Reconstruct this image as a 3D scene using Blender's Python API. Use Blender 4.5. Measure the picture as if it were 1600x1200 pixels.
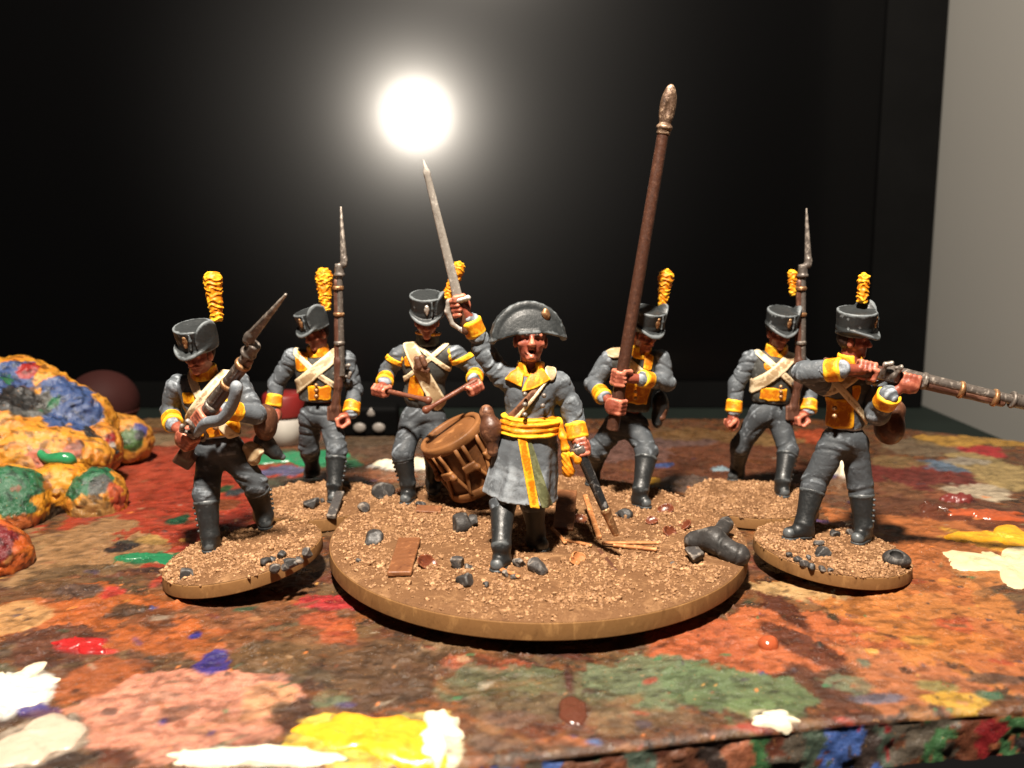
import bpy, math, random
import numpy as np
from mathutils import Vector, Matrix

S = 0.001                      # everything below is measured in millimetres; the scene is real size
# ------------------------------------------------------------------ camera, world, lamps, exposure
scene = bpy.context.scene
for o in list(bpy.data.objects):
    bpy.data.objects.remove(o)
COL = scene.collection
FPX, PITCH, CAM = 1340.0, math.radians(10.1), np.array((0.0, -120.0, 47.5))
cd = bpy.data.cameras.new('camera')
cam = bpy.data.objects.new('camera', cd)
COL.objects.link(cam)
cam.location = Vector(CAM) * S
cam.rotation_euler = (math.pi / 2 - PITCH, 0, 0)
cd.sensor_width = 36
cd.lens = 36 * FPX / 1600
cd.clip_start, cd.clip_end = 0.005, 20
cd.dof.use_dof = True
cd.dof.focus_distance = 0.118
cd.dof.aperture_fstop = 31.0
scene.camera = cam
world = bpy.data.worlds.new('World')
scene.world = world
world.use_nodes = True
world.node_tree.nodes['Background'].inputs[0].default_value = (1.0, 0.9, 0.8, 1)
world.node_tree.nodes['Background'].inputs[1].default_value = 0.014
vs = scene.view_settings
vs.view_transform, vs.look, vs.exposure, vs.gamma = 'Standard', 'None', 0.0, 1.0


def lamp(name, loc, power, radius, col):
    l = bpy.data.lights.new(name, 'POINT')
    l.energy, l.shadow_soft_size, l.color = power, radius * S, col
    o = bpy.data.objects.new(name, l)
    COL.objects.link(o)
    o.location = Vector(loc) * S
    return o


lamp('work_lamp', (-20, -116, 262), 11.3, 11, (1.0, 0.89, 0.76))          # the lamp over the painter's shoulder
# a second, round lamp shines past the figures at the dark screen, which mirrors it
l2 = lamp('round_lamp', (-57.5, -135, 135.1), 9.5, 21, (1.0, 0.90, 0.77))
l2.data.type = 'SPOT'
bpy.data.lights['round_lamp'].spot_size = math.radians(36)
bpy.data.lights['round_lamp'].spot_blend = .7
l2.rotation_euler = (Vector((-27.8, 138.0, 84.0)) - Vector((-57.5, -135, 135.1))).to_track_quat('-Z', 'Y').to_euler()
# ------------------------------------------------------------------ helpers: picture rays to real places
CP, SP = math.cos(PITCH), math.sin(PITCH)


def ray(px, py):
    r, u = (px - 800) / FPX, (600 - py) / FPX
    return np.array((r, CP + u * SP, -SP + u * CP))


def P(px, py, y):
    d = ray(px, py)
    return CAM + d * ((y - CAM[1]) / d[1])


def G(px, py, z=0.0):
    d = ray(px, py)
    return CAM + d * ((z - CAM[2]) / d[2])


def V(*a):
    return np.array(a, dtype=float)


def nrm(v):
    v = np.asarray(v, float)
    return v / (np.linalg.norm(v) + 1e-12)


def lerp(a, b, t):
    return np.asarray(a) * (1 - t) + np.asarray(b) * t


def frame(fwd, up):
    """columns: x (side), y (forward), z (up)"""
    f = nrm(fwd)
    u = np.asarray(up, float)
    u = nrm(u - f * np.dot(u, f))
    return np.stack((np.cross(f, u), f, u), axis=1)


# ------------------------------------------------------------------ noise
_rs = np.random.RandomState(7)
_DIR = _rs.normal(size=(64, 3))
_DIR /= np.linalg.norm(_DIR, axis=1)[:, None]
_DIR = _DIR.astype(np.float32)


def wob(P_, fr, seed=0, n=4):
    q = P_ * np.float32(fr)
    r = 0
    for i in range(n):
        d, e = _DIR[(seed * 7 + i * 2) % 64], _DIR[(seed * 7 + i * 2 + 1) % 64]
        r = r + np.sin(q @ d * (1 + .35 * i) + 1.4 * np.sin(q @ e * .8 + seed + i))
    return r / n


def vnoise2(x, y, seed=0):
    """2D value noise in 0..1"""
    def hsh(i, j):
        n = (i.astype(np.int64) * 374761393 + j.astype(np.int64) * 668265263 + seed * 982451653) & 0x7fffffff
        n = ((n ^ (n >> 13)) * 1274126177) & 0x7fffffff
        return ((n ^ (n >> 16)) & 0xffff) / 65535.0
    xi, yi = np.floor(x), np.floor(y)
    fx, fy = x - xi, y - yi
    fx, fy = fx * fx * (3 - 2 * fx), fy * fy * (3 - 2 * fy)
    a, b, c, d = hsh(xi, yi), hsh(xi + 1, yi), hsh(xi, yi + 1), hsh(xi + 1, yi + 1)
    return (a * (1 - fx) + b * fx) * (1 - fy) + (c * (1 - fx) + d * fx) * fy


def fbm2(x, y, seed=0, o=4):
    r, a, t = 0, .5, 0
    for i in range(o):
        r = r + a * vnoise2(x * 2 ** i, y * 2 ** i, seed + i * 17)
        t += a
        a *= .5
    return r / t


# ------------------------------------------------------------------ sculpting with distance fields
FINE = [False]


class F:
    def __init__(s, f, lo, hi):
        s.f, s.lo, s.hi = f, np.asarray(lo, float), np.asarray(hi, float)


def f32(v):
    return np.asarray(v, dtype=np.float32)


def cap(a, b, r1, r2=None):
    r2 = r1 if r2 is None else r2
    a, b = f32(a), f32(b)
    ab = b - a
    L = float(ab @ ab) + 1e-9

    def f(p):
        w = p - a
        t = np.clip(w @ ab / L, 0, 1)
        w = w - t[:, None] * ab
        return np.sqrt((w * w).sum(1)) - (r1 + (r2 - r1) * t)
    m = max(r1, r2)
    return F(f, np.minimum(a, b) - m, np.maximum(a, b) + m)


def ell(c, r, R=None):
    c, r = f32(c), f32(r)
    Rm = None if R is None else f32(R)

    def f(p):
        w = p - c
        if Rm is not None:
            w = w @ Rm
        q = w / r
        k0 = np.sqrt((q * q).sum(1))
        q = q / r
        k1 = np.sqrt((q * q).sum(1)) + 1e-9
        return k0 * (k0 - 1) / k1
    e = r if R is None else np.abs(np.asarray(R)) @ r
    return F(f, c - e, c + e)


def rbox(c, h, rad, R=None):
    c, h = f32(c), f32(h)
    Rm = None if R is None else f32(R)

    def f(p):
        w = p - c
        if Rm is not None:
            w = w @ Rm
        q = np.abs(w) - (h - rad)
        return np.sqrt((np.maximum(q, 0) ** 2).sum(1)) + np.minimum(q.max(1), 0) - rad
    e = h if R is None else np.abs(np.asarray(R)) @ h
    return F(f, c - e, c + e)


def cyl(a, b, r1, r2=None, rad=.15):
    r2 = r1 if r2 is None else r2
    a, b = f32(a), f32(b)
    ab = b - a
    L = float(np.sqrt(ab @ ab))
    u = ab / L

    def f(p):
        w = p - a
        t = w @ u
        q = w - t[:, None] * u
        rr = np.sqrt((q * q).sum(1)) - (r1 + (r2 - r1) * np.clip(t / L, 0, 1)) + rad
        hh = np.abs(t - L / 2) - L / 2 + rad
        return np.sqrt(np.maximum(rr, 0) ** 2 + np.maximum(hh, 0) ** 2) + np.minimum(np.maximum(rr, hh), 0) - rad
    m = max(r1, r2)
    return F(f, np.minimum(a, b) - m, np.maximum(a, b) + m)


def U(k, *fs):
    fs = [x for x in fs if x is not None]

    def one(x, p):
        if FINE[0]:
            m = k + .7
            i = np.nonzero(((p > f32(x.lo - m)) & (p < f32(x.hi + m))).all(1))[0]
            r = np.full(len(p), 9.0, np.float32)
            if len(i):
                r[i] = x.f(p[i])
            return r
        return x.f(p)

    def f(p):
        d = one(fs[0], p)
        for x in fs[1:]:
            e = one(x, p)
            h = np.maximum(k - np.abs(d - e), 0) / k
            d = np.minimum(d, e) - h * h * k * .25
        return d
    return F(f, np.min([x.lo for x in fs], 0), np.max([x.hi for x in fs], 0))


def sub(A, B, k=.15):
    def f(p):
        a, b = A.f(p), -B.f(p)
        h = np.maximum(k - np.abs(a - b), 0) / k
        return np.maximum(a, b) + h * h * k * .25
    return F(f, A.lo, A.hi)


def inter(A, B, k=.1):
    def f(p):
        a, b = A.f(p), B.f(p)
        h = np.maximum(k - np.abs(a - b), 0) / k
        return np.maximum(a, b) + h * h * k * .25
    return F(f, np.maximum(A.lo, B.lo), np.minimum(A.hi, B.hi))


BIG = 1e3


def half(c, n):
    c, n = f32(c), f32(nrm(n))
    return F(lambda p: (p - c) @ n, (-BIG,) * 3, (BIG,) * 3)      # keeps the side against n


def slab(c, n, w):
    c, n = f32(c), f32(nrm(n))
    return F(lambda p: np.abs((p - c) @ n) - w, (-BIG,) * 3, (BIG,) * 3)


def off(A, d):
    return F(lambda p: A.f(p) - d, A.lo - d, A.hi + d)


def disp(A, amp, fr, seed=0, n=4):
    return F(lambda p: A.f(p) + amp * wob(p, fr, seed, n), A.lo - abs(amp), A.hi + abs(amp))


def chain(pts, rs, k=.3):
    return U(k, *[cap(pts[i], pts[i + 1], rs[i], rs[i + 1]) for i in range(len(pts) - 1)])


def nets(A, h):
    """naive surface nets on a sparse grid; returns verts (mm) and quads"""
    B = 8
    lo = A.lo - 2.5 * h
    nb = np.maximum(np.ceil((A.hi + 2.5 * h - lo) / (h * B)).astype(int), 1)
    N = nb * B
    bi = np.stack(np.meshgrid(*[np.arange(n) for n in nb], indexing='ij'), -1).reshape(-1, 3)
    cen = lo + (bi * B + (B - 1) / 2) * h
    FINE[0] = False
    dc = A.f(f32(cen))
    keep = np.abs(dc) < h * B * .87 * 1.35 + .3
    D = np.repeat(np.repeat(np.repeat(dc.reshape(nb), B, 0), B, 1), B, 2).astype(np.float32)
    D = np.where(D > 0, 9, -9).astype(np.float32)
    loc = np.stack(np.meshgrid(*[np.arange(B)] * 3, indexing='ij'), -1).reshape(-1, 3)
    kb = bi[keep]
    FINE[0] = True
    for s in range(0, len(kb), 400):
        idx = (kb[s:s + 400, None, :] * B + loc[None]).reshape(-1, 3)
        D[idx[:, 0], idx[:, 1], idx[:, 2]] = A.f(f32(lo + idx * h))
    FINE[0] = False
    I = D < 0
    cn = np.zeros(N - 1, np.int8)
    offs = [(i, j, k) for i in (0, 1) for j in (0, 1) for k in (0, 1)]
    for o in offs:
        cn += I[o[0]:N[0] - 1 + o[0], o[1]:N[1] - 1 + o[1], o[2]:N[2] - 1 + o[2]]
    act = np.argwhere((cn > 0) & (cn < 8))
    vals = np.stack([D[act[:, 0] + o[0], act[:, 1] + o[1], act[:, 2] + o[2]] for o in offs], 1)
    vals = np.clip(vals, -2 * h, 2 * h)
    acc, cnt = np.zeros((len(act), 3)), np.zeros(len(act))
    for a in range(8):
        for ax in range(3):
            if offs[a][ax] == 0:
                bo = list(offs[a])
                bo[ax] = 1
                b = offs.index(tuple(bo))
                va, vb = vals[:, a], vals[:, b]
                m = (va < 0) != (vb < 0)
                t = va[m] / (va[m] - vb[m])
                pt = np.tile(np.array(offs[a], float), (m.sum(), 1))
                pt[:, ax] += t
                acc[m] += pt
                cnt[m] += 1
    vert = lo + (act + acc / cnt[:, None]) * h
    ids = np.full(N - 1, -1, np.int32)
    ids[act[:, 0], act[:, 1], act[:, 2]] = np.arange(len(act))
    quads = []
    for ax in range(3):
        o1, o2 = (ax + 1) % 3, (ax + 2) % 3
        sl0, sl1 = [slice(1, n - 1) for n in N], [slice(1, n - 1) for n in N]
        sl0[ax], sl1[ax] = slice(0, N[ax] - 1), slice(1, N[ax])
        a, b = I[tuple(sl0)], I[tuple(sl1)]
        e = np.argwhere(a != b)
        if not len(e):
            continue
        fl = a[e[:, 0], e[:, 1], e[:, 2]]
        e = e + np.array([0 if q == ax else 1 for q in range(3)])
        c = []
        for d1, d2 in ((1, 1), (0, 1), (0, 0), (1, 0)):
            k = e.copy()
            k[:, o1] -= d1
            k[:, o2] -= d2
            c.append(ids[k[:, 0], k[:, 1], k[:, 2]])
        q = np.stack(c, 1)
        q[~fl] = q[~fl][:, ::-1]
        quads.append(q)
    if not quads:
        return vert, np.zeros((0, 4), int)
    q = np.concatenate(quads)
    q = q[(q >= 0).all(1)]
    return vert, q


# ------------------------------------------------------------------ objects
def link_mesh(name, me, m, parent=None, org=(0, 0, 0)):
    o = bpy.data.objects.new(name, me)
    COL.objects.link(o)
    if m is not None and not me.materials:
        me.materials.append(m)
    if parent is not None:
        o.parent = parent
    else:
        o.location = Vector(org) * S
    return o


def origin(parent):
    q = V(0, 0, 0)
    while parent is not None:
        q = q + np.array(parent.location) / S
        parent = parent.parent
    return q


def raw(name, v, faces, m, parent=None, org=(0, 0, 0), smooth=True):
    """verts in world mm; stored relative to the parent's (or own) origin"""
    q = origin(parent) if parent is not None else np.asarray(org, float)
    v = (np.asarray(v, float) - q) * S
    me = bpy.data.meshes.new(name)
    if isinstance(faces, np.ndarray):
        n = faces.shape[1]
        me.vertices.add(len(v))
        me.vertices.foreach_set('co', v.astype(np.float32).ravel())
        me.loops.add(faces.size)
        me.loops.foreach_set('vertex_index', faces.astype(np.int32).ravel())
        me.polygons.add(len(faces))
        me.polygons.foreach_set('loop_start', np.arange(0, faces.size, n, dtype=np.int32))
        me.update(calc_edges=True)
        me.validate()
    else:
        me.from_pydata([tuple(x) for x in v], [], faces)
        me.update()
    me.polygons.foreach_set('use_smooth', np.full(len(me.polygons), smooth))
    return link_mesh(name, me, m, parent, org)


def sdf(name, A, m, parent=None, h=.2, org=(0, 0, 0)):
    v, q = nets(A, h)
    if not len(q):
        print('EMPTY', name, parent and parent.get('label'))
    o = raw(name, v, q, m, parent, org)
    if len(v) == len(o.data.vertices):
        # how far each spot stands proud of its surroundings: where a dry brush would catch
        p32, r_ = f32(v), np.float32(.75)
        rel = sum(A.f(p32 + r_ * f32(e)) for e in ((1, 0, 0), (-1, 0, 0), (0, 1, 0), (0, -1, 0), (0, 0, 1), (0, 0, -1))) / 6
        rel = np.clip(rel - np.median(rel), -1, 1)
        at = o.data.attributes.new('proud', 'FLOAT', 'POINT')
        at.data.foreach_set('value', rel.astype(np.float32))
    return o


def tag(o, label=None, cat=None, group=None, kind=None):
    for k, x in (('label', label), ('category', cat), ('group', group), ('kind', kind)):
        if x:
            o[k] = x
    return o


def thing(name, loc, label, cat, group=None):
    o = bpy.data.objects.new(name, None)
    COL.objects.link(o)
    o.empty_display_size = .003
    o.location = Vector(loc) * S
    return tag(o, label, cat, group)


def copy_tree(o, parent=None):
    c = o.copy()
    COL.objects.link(c)
    c.parent = parent
    for ch in o.children:
        copy_tree(ch, c)
    return c


def tube(pts, rs, n=8, closed_ends=True):
    pts = [np.asarray(p, float) for p in pts]
    v, fc = [], []
    up = V(.13, .27, .95)
    for i, p in enumerate(pts):
        d = nrm(pts[min(i + 1, len(pts) - 1)] - pts[max(i - 1, 0)])
        a = nrm(np.cross(d, up if abs(d @ nrm(up)) < .97 else V(1, 0, 0)))
        b = np.cross(d, a)
        r = rs[i] if hasattr(rs, '__len__') else rs
        for k in range(n):
            t = 2 * math.pi * k / n
            v.append(p + (a * math.cos(t) + b * math.sin(t)) * r)
    for i in range(len(pts) - 1):
        for k in range(n):
            fc.append((i * n + k, i * n + (k + 1) % n, (i + 1) * n + (k + 1) % n, (i + 1) * n + k))
    if closed_ends:
        fc.append(tuple(range(n - 1, -1, -1)))
        fc.append(tuple((len(pts) - 1) * n + k for k in range(n)))
    return v, fc


def lathe(prof, n=96, c=(0, 0, 0), R=None, cap0=False, cap1=False):
    """prof: (radius, z) along the axis"""
    v, fc = [], []
    for r, z in prof:
        for k in range(n):
            t = 2 * math.pi * k / n
            q = V(r * math.cos(t), r * math.sin(t), z)
            v.append(np.asarray(c) + (q if R is None else R @ q))
    for i in range(len(prof) - 1):
        for k in range(n):
            fc.append((i * n + k, i * n + (k + 1) % n, (i + 1) * n + (k + 1) % n, (i + 1) * n + k))
    if cap0:
        fc.append(tuple(range(n - 1, -1, -1)))
    if cap1:
        fc.append(tuple((len(prof) - 1) * n + k for k in range(n)))
    return v, fc


def boxv(c, h, R=None):
    R = np.eye(3) if R is None else R
    v = [np.asarray(c) + R @ (V(x, y, z) * np.asarray(h, float)) for x in (-1, 1) for y in (-1, 1) for z in (-1, 1)]
    return v, [(0, 1, 3, 2), (4, 6, 7, 5), (0, 4, 5, 1), (2, 3, 7, 6), (0, 2, 6, 4), (1, 5, 7, 3)]


def spline(pts, n):
    pts = [np.asarray(p, float) for p in pts]
    q = [2 * pts[0] - pts[1]] + pts + [2 * pts[-1] - pts[-2]]
    r = []
    for i in range(1, len(q) - 2):
        for k in range(n):
            t = k / n
            r.append(.5 * (2 * q[i] + (q[i + 1] - q[i - 1]) * t + (2 * q[i - 1] - 5 * q[i] + 4 * q[i + 1] - q[i + 2]) * t * t + (3 * q[i] - q[i - 1] - 3 * q[i + 1] + q[i + 2]) * t ** 3))
    return r + [pts[-1]]


def prism(pts, depth=V(0, 1, .05)):
    """convex outline (counter-clockwise or not) swept front to back"""
    pts = [np.asarray(p, float) for p in pts]
    c = sum(pts) / len(pts)
    fs = []
    for i, p in enumerate(pts):
        n = nrm(np.cross(pts[(i + 1) % len(pts)] - p, depth))
        if n @ (p - c) < 0:
            n = -n
        fs.append((f32(p), f32(n)))
    return F(lambda p: np.max([(p - a) @ n for a, n in fs], 0), (-BIG,) * 3, (BIG,) * 3)


# ------------------------------------------------------------------ materials
def lin(r, g, b):
    def c(x):
        x /= 255
        return x / 12.92 if x < .04045 else ((x + .055) / 1.055) ** 2.4
    return (c(r), c(g), c(b), 1)


def nodes_of(name):
    m = bpy.data.materials.new(name)
    m.use_nodes = True
    nt = m.node_tree
    return m, nt, nt.nodes['Principled BSDF']


def tex_coord(nt, sc=(1, 1, 1)):
    tc = nt.nodes.new('ShaderNodeTexCoord')
    mp = nt.nodes.new('ShaderNodeMapping')
    mp.inputs['Scale'].default_value = tuple(1000 * s for s in sc)
    nt.links.new(tc.outputs['Object'], mp.inputs['Vector'])
    return mp.outputs[0]


def noise(nt, vec, scale, detail=4, rough=.6, dist=0):
    n = nt.nodes.new('ShaderNodeTexNoise')
    n.inputs['Scale'].default_value = scale
    n.inputs['Detail'].default_value = detail
    n.inputs['Roughness'].default_value = rough
    n.inputs['Distortion'].default_value = dist
    nt.links.new(vec, n.inputs['Vector'])
    return n.outputs['Fac']


def ramp(nt, fac, stops):
    r = nt.nodes.new('ShaderNodeValToRGB')
    e = r.color_ramp.elements
    while len(e) < len(stops):
        e.new(.5)
    for i, (p, c) in enumerate(stops):
        e[i].position = p
        e[i].color = c if len(c) == 4 else (*c, 1)
    nt.links.new(fac, r.inputs[0])
    return r.outputs[0]


def mixc(nt, fac, a, b):
    m = nt.nodes.new('ShaderNodeMix')
    m.data_type = 'RGBA'
    for s, x in ((m.inputs[0], fac), (m.inputs[6], a), (m.inputs[7], b)):
        if hasattr(x, 'links'):
            nt.links.new(x, s)
        else:
            s.default_value = x
    return m.outputs[2]


def bump(nt, bs, fac, dist, strength=1.0, prev=None):
    b = nt.nodes.new('ShaderNodeBump')
    b.inputs['Distance'].default_value = dist * S
    b.inputs['Strength'].default_value = strength
    nt.links.new(fac, b.inputs['Height'])
    if prev is not None:
        nt.links.new(prev, b.inputs['Normal'])
    nt.links.new(b.outputs[0], bs.inputs['Normal'])
    return b.outputs[0]


def paint(name, c, hi=None, lo=None, rough=.5, spec=.4, metal=0.0, sc=.55, hi_at=.56, edge=.5, bd=.05, bsc=2.5, wid=.1, dry=1.3, mot=1.0, stretch=(1, 1, 1)):
    """hand-painted model paint: base coat, brushed-on lighter strokes, a darker wash in blotches, drybrushed edges"""
    m, nt, bs = nodes_of(name)
    hi = hi or tuple(min(1, x * 1.7) for x in c[:3]) + (1,)
    lo = lo or tuple(x * .5 for x in c[:3]) + (1,)
    v = tex_coord(nt, stretch)
    n0_ = noise(nt, v, sc, 5, .65, .6)
    mr = nt.nodes.new('ShaderNodeMath')
    mr.operation = 'MULTIPLY_ADD'
    nt.links.new(n0_, mr.inputs[0])
    mr.inputs[1].default_value = mot
    mr.inputs[2].default_value = .5 - .5 * mot
    n0 = mr.outputs[0]
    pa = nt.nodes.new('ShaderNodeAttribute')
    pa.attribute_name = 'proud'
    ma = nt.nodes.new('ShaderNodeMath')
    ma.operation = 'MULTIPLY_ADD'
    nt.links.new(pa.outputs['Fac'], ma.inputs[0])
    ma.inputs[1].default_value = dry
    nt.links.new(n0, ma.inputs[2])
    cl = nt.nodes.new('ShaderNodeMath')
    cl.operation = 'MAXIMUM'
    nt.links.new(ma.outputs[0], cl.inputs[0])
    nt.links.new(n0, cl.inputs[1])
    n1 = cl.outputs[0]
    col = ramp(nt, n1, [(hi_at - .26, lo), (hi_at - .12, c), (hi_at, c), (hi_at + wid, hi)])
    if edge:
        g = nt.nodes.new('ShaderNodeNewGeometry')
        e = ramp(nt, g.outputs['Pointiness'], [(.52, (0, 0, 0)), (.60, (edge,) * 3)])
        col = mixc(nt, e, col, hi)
    nt.links.new(col, bs.inputs['Base Color'])
    bs.inputs['Metallic'].default_value = metal
    n2 = noise(nt, v, bsc, 4, .6)
    rr = ramp(nt, n2, [(.3, (rough - .12,) * 3), (.7, (min(1, rough + .15),) * 3)])
    nt.links.new(rr, bs.inputs['Roughness'])
    bs.inputs['Specular IOR Level'].default_value = spec
    bump(nt, bs, n2, bd)
    return m


M = {}
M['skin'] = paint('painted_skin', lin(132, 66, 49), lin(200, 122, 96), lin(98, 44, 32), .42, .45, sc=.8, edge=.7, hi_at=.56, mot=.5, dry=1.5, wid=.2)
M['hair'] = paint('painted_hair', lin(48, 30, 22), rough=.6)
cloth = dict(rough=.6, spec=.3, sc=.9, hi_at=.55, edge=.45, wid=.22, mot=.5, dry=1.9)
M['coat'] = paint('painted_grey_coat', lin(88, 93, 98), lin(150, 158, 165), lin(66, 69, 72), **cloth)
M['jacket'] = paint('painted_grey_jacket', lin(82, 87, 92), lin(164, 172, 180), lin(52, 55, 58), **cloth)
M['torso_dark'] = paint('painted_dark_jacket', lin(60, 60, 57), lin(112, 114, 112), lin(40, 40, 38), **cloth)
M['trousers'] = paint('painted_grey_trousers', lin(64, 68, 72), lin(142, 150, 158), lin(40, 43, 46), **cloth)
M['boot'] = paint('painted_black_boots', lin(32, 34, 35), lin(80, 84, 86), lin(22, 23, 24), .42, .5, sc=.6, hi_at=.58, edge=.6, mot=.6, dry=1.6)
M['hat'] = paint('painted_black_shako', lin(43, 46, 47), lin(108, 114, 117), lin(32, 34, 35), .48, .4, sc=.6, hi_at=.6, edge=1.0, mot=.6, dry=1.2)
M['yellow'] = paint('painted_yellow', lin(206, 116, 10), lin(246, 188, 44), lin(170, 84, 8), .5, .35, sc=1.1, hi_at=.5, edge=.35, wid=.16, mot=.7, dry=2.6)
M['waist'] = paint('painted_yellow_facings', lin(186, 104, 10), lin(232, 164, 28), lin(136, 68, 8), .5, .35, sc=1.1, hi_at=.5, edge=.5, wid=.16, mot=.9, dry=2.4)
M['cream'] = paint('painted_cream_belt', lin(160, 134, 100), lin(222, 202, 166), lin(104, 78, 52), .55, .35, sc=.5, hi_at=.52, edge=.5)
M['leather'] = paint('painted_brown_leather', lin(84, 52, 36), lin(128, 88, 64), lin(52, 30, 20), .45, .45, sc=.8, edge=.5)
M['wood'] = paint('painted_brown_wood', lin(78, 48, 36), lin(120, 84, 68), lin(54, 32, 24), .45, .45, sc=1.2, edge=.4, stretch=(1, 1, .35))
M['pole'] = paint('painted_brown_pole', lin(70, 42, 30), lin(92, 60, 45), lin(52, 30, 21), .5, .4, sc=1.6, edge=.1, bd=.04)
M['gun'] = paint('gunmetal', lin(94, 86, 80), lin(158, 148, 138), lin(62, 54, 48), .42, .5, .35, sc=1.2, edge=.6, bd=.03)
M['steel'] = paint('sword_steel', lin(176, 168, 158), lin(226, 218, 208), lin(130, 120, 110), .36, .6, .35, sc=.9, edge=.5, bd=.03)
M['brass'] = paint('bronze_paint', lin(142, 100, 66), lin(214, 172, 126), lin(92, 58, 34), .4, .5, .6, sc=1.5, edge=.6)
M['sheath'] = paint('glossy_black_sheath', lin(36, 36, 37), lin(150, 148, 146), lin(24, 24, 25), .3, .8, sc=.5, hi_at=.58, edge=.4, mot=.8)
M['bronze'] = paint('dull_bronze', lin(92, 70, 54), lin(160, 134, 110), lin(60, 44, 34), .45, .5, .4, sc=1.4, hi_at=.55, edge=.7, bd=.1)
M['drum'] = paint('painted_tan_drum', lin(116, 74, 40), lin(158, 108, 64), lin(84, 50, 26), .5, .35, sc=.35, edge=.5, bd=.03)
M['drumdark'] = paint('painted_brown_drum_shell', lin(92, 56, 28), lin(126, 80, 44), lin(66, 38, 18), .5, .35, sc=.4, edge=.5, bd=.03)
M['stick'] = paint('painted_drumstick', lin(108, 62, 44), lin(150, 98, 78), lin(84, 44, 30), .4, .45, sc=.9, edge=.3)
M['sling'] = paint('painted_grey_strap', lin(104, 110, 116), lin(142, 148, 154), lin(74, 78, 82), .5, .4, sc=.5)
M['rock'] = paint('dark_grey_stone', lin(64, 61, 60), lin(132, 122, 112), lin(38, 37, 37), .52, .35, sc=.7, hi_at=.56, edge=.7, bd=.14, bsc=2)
M['rock2'] = paint('charcoal_stone', lin(52, 50, 49), lin(96, 92, 88), lin(32, 31, 30), .5, .35, sc=.5, hi_at=.58, edge=.5, bd=.1, bsc=1.5)
M['earth'] = paint('painted_brown_earth', lin(108, 76, 49), lin(144, 108, 74), lin(78, 52, 34), .75, .2, sc=.35, hi_at=.5, edge=.3, bd=.35, bsc=2.2, wid=.18)
M['grain'] = paint('painted_brown_grit', lin(116, 82, 53), lin(190, 148, 108), lin(76, 50, 34), .65, .3, sc=1.9, hi_at=.5, edge=.2, bd=.05, wid=.12)
M['rim'] = paint('painted_tan_rim', lin(122, 87, 51), lin(146, 108, 66), lin(102, 70, 39), .7, .2, sc=.5, edge=.3, bd=.06, bsc=1.4, stretch=(1, 1, .5))
M['splinter'] = paint('straw_wood', lin(164, 106, 62), lin(206, 150, 100), lin(116, 66, 38), .6, .3, sc=1.2, edge=.4)
M['chip'] = paint('red_brown_chip', lin(112, 70, 42), lin(140, 92, 58), lin(84, 48, 30), .5, .4, sc=.7, edge=.4)
# ------------------------------------------------------------------ the setting: desk, wall
def simple(name, c, rough=.6, spec=.4, sc=.05, var=.25, bd=0):
    m, nt, bs = nodes_of(name)
    v = tex_coord(nt)
    n = noise(nt, v, sc, 5, .6)
    lo_, hi_ = tuple(x * (1 - var) for x in c[:3]), tuple(min(1, x * (1 + var)) for x in c[:3])
    nt.links.new(ramp(nt, n, [(.3, lo_), (.7, hi_)]), bs.inputs['Base Color'])
    bs.inputs['Roughness'].default_value = rough
    bs.inputs['Specular IOR Level'].default_value = spec
    if bd:
        bump(nt, bs, noise(nt, v, sc * 20, 3), bd)
    return m


m_desk = simple('dark_green_desk', lin(24, 30, 27), .7, .1, .03)
m_wall = simple('grey_wall_paint', lin(122, 121, 117), .9, .1, .004, .03)
v, f = boxv((0, 231, -9.2), (420, 251, 4))          # desk: top z = -5.2, front edge y = -20
tag(raw('desk', v, f, m_desk, smooth=False), 'dark green desk top behind the paint covered board', kind='structure')
v, f = boxv((129.6, 116, 190), (3.5, 76, 195.2))
tag(raw('wall', v, f, m_wall, smooth=False), 'plain grey side wall beside the dark screen', kind='structure')

# ------------------------------------------------------------------ the dark screen that mirrors the lamp
TILT = math.radians(2)
SR_ = np.array(((1, 0, 0), (0, math.cos(TILT), math.sin(TILT)), (0, -math.sin(TILT), math.cos(TILT))))
S0 = V(0, 135, -5.2)


def scr(x, y, z):
    return S0 + SR_ @ V(x, y, z)


mon = thing('monitor', (0, 138, -5.2), 'large dark glossy screen mirroring a round glowing lamp', 'monitor')
m_scr, nt, bs = nodes_of('screen_glass')
bs.inputs['Base Color'].default_value = (.0012, .0012, .0013, 1)
bs.inputs['Roughness'].default_value = 1
bs.inputs['Specular IOR Level'].default_value = 0
out = nt.nodes['Material Output']
prev = bs.outputs[0]
for rg, w in ((.11, .0021), (.22, .0056), (.36, .0019)):           # smudged, faintly matt glass: several gloss lobes
    gl = nt.nodes.new('ShaderNodeBsdfGlossy')
    gl.inputs['Roughness'].default_value = rg
    gl.inputs['Color'].default_value = (w, w, w, 1)
    ad = nt.nodes.new('ShaderNodeAddShader')
    nt.links.new(prev, ad.inputs[0])
    nt.links.new(gl.outputs[0], ad.inputs[1])
    prev = ad.outputs[0]
nt.links.new(prev, out.inputs['Surface'])
m_bez = simple('black_plastic', lin(7, 7, 7), .7, .05)
WR, WL, HT = 106.5, -330.0, 260.0
v, f = boxv((0, 0, 0), (1, 1, 1))
v = [scr(WL + (WR - WL) * (q[0] + 1) / 2, 0 if q[1] < 0 else 4, 8 + (HT - 8) * (q[2] + 1) / 2) for q in v]
raw('screen', v, f, m_scr, mon, smooth=False)


def bez(x0, x1, z0, z1, y0=-1.0, y1=8):
    v, f = boxv((0, 0, 0), (1, 1, 1))
    v = [scr(x0 + (x1 - x0) * (q[0] + 1) / 2, y0 + (y1 - y0) * (q[1] + 1) / 2, z0 + (z1 - z0) * (q[2] + 1) / 2) for q in v]
    raw('bezel', v, f, m_bez, mon, smooth=False)


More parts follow.
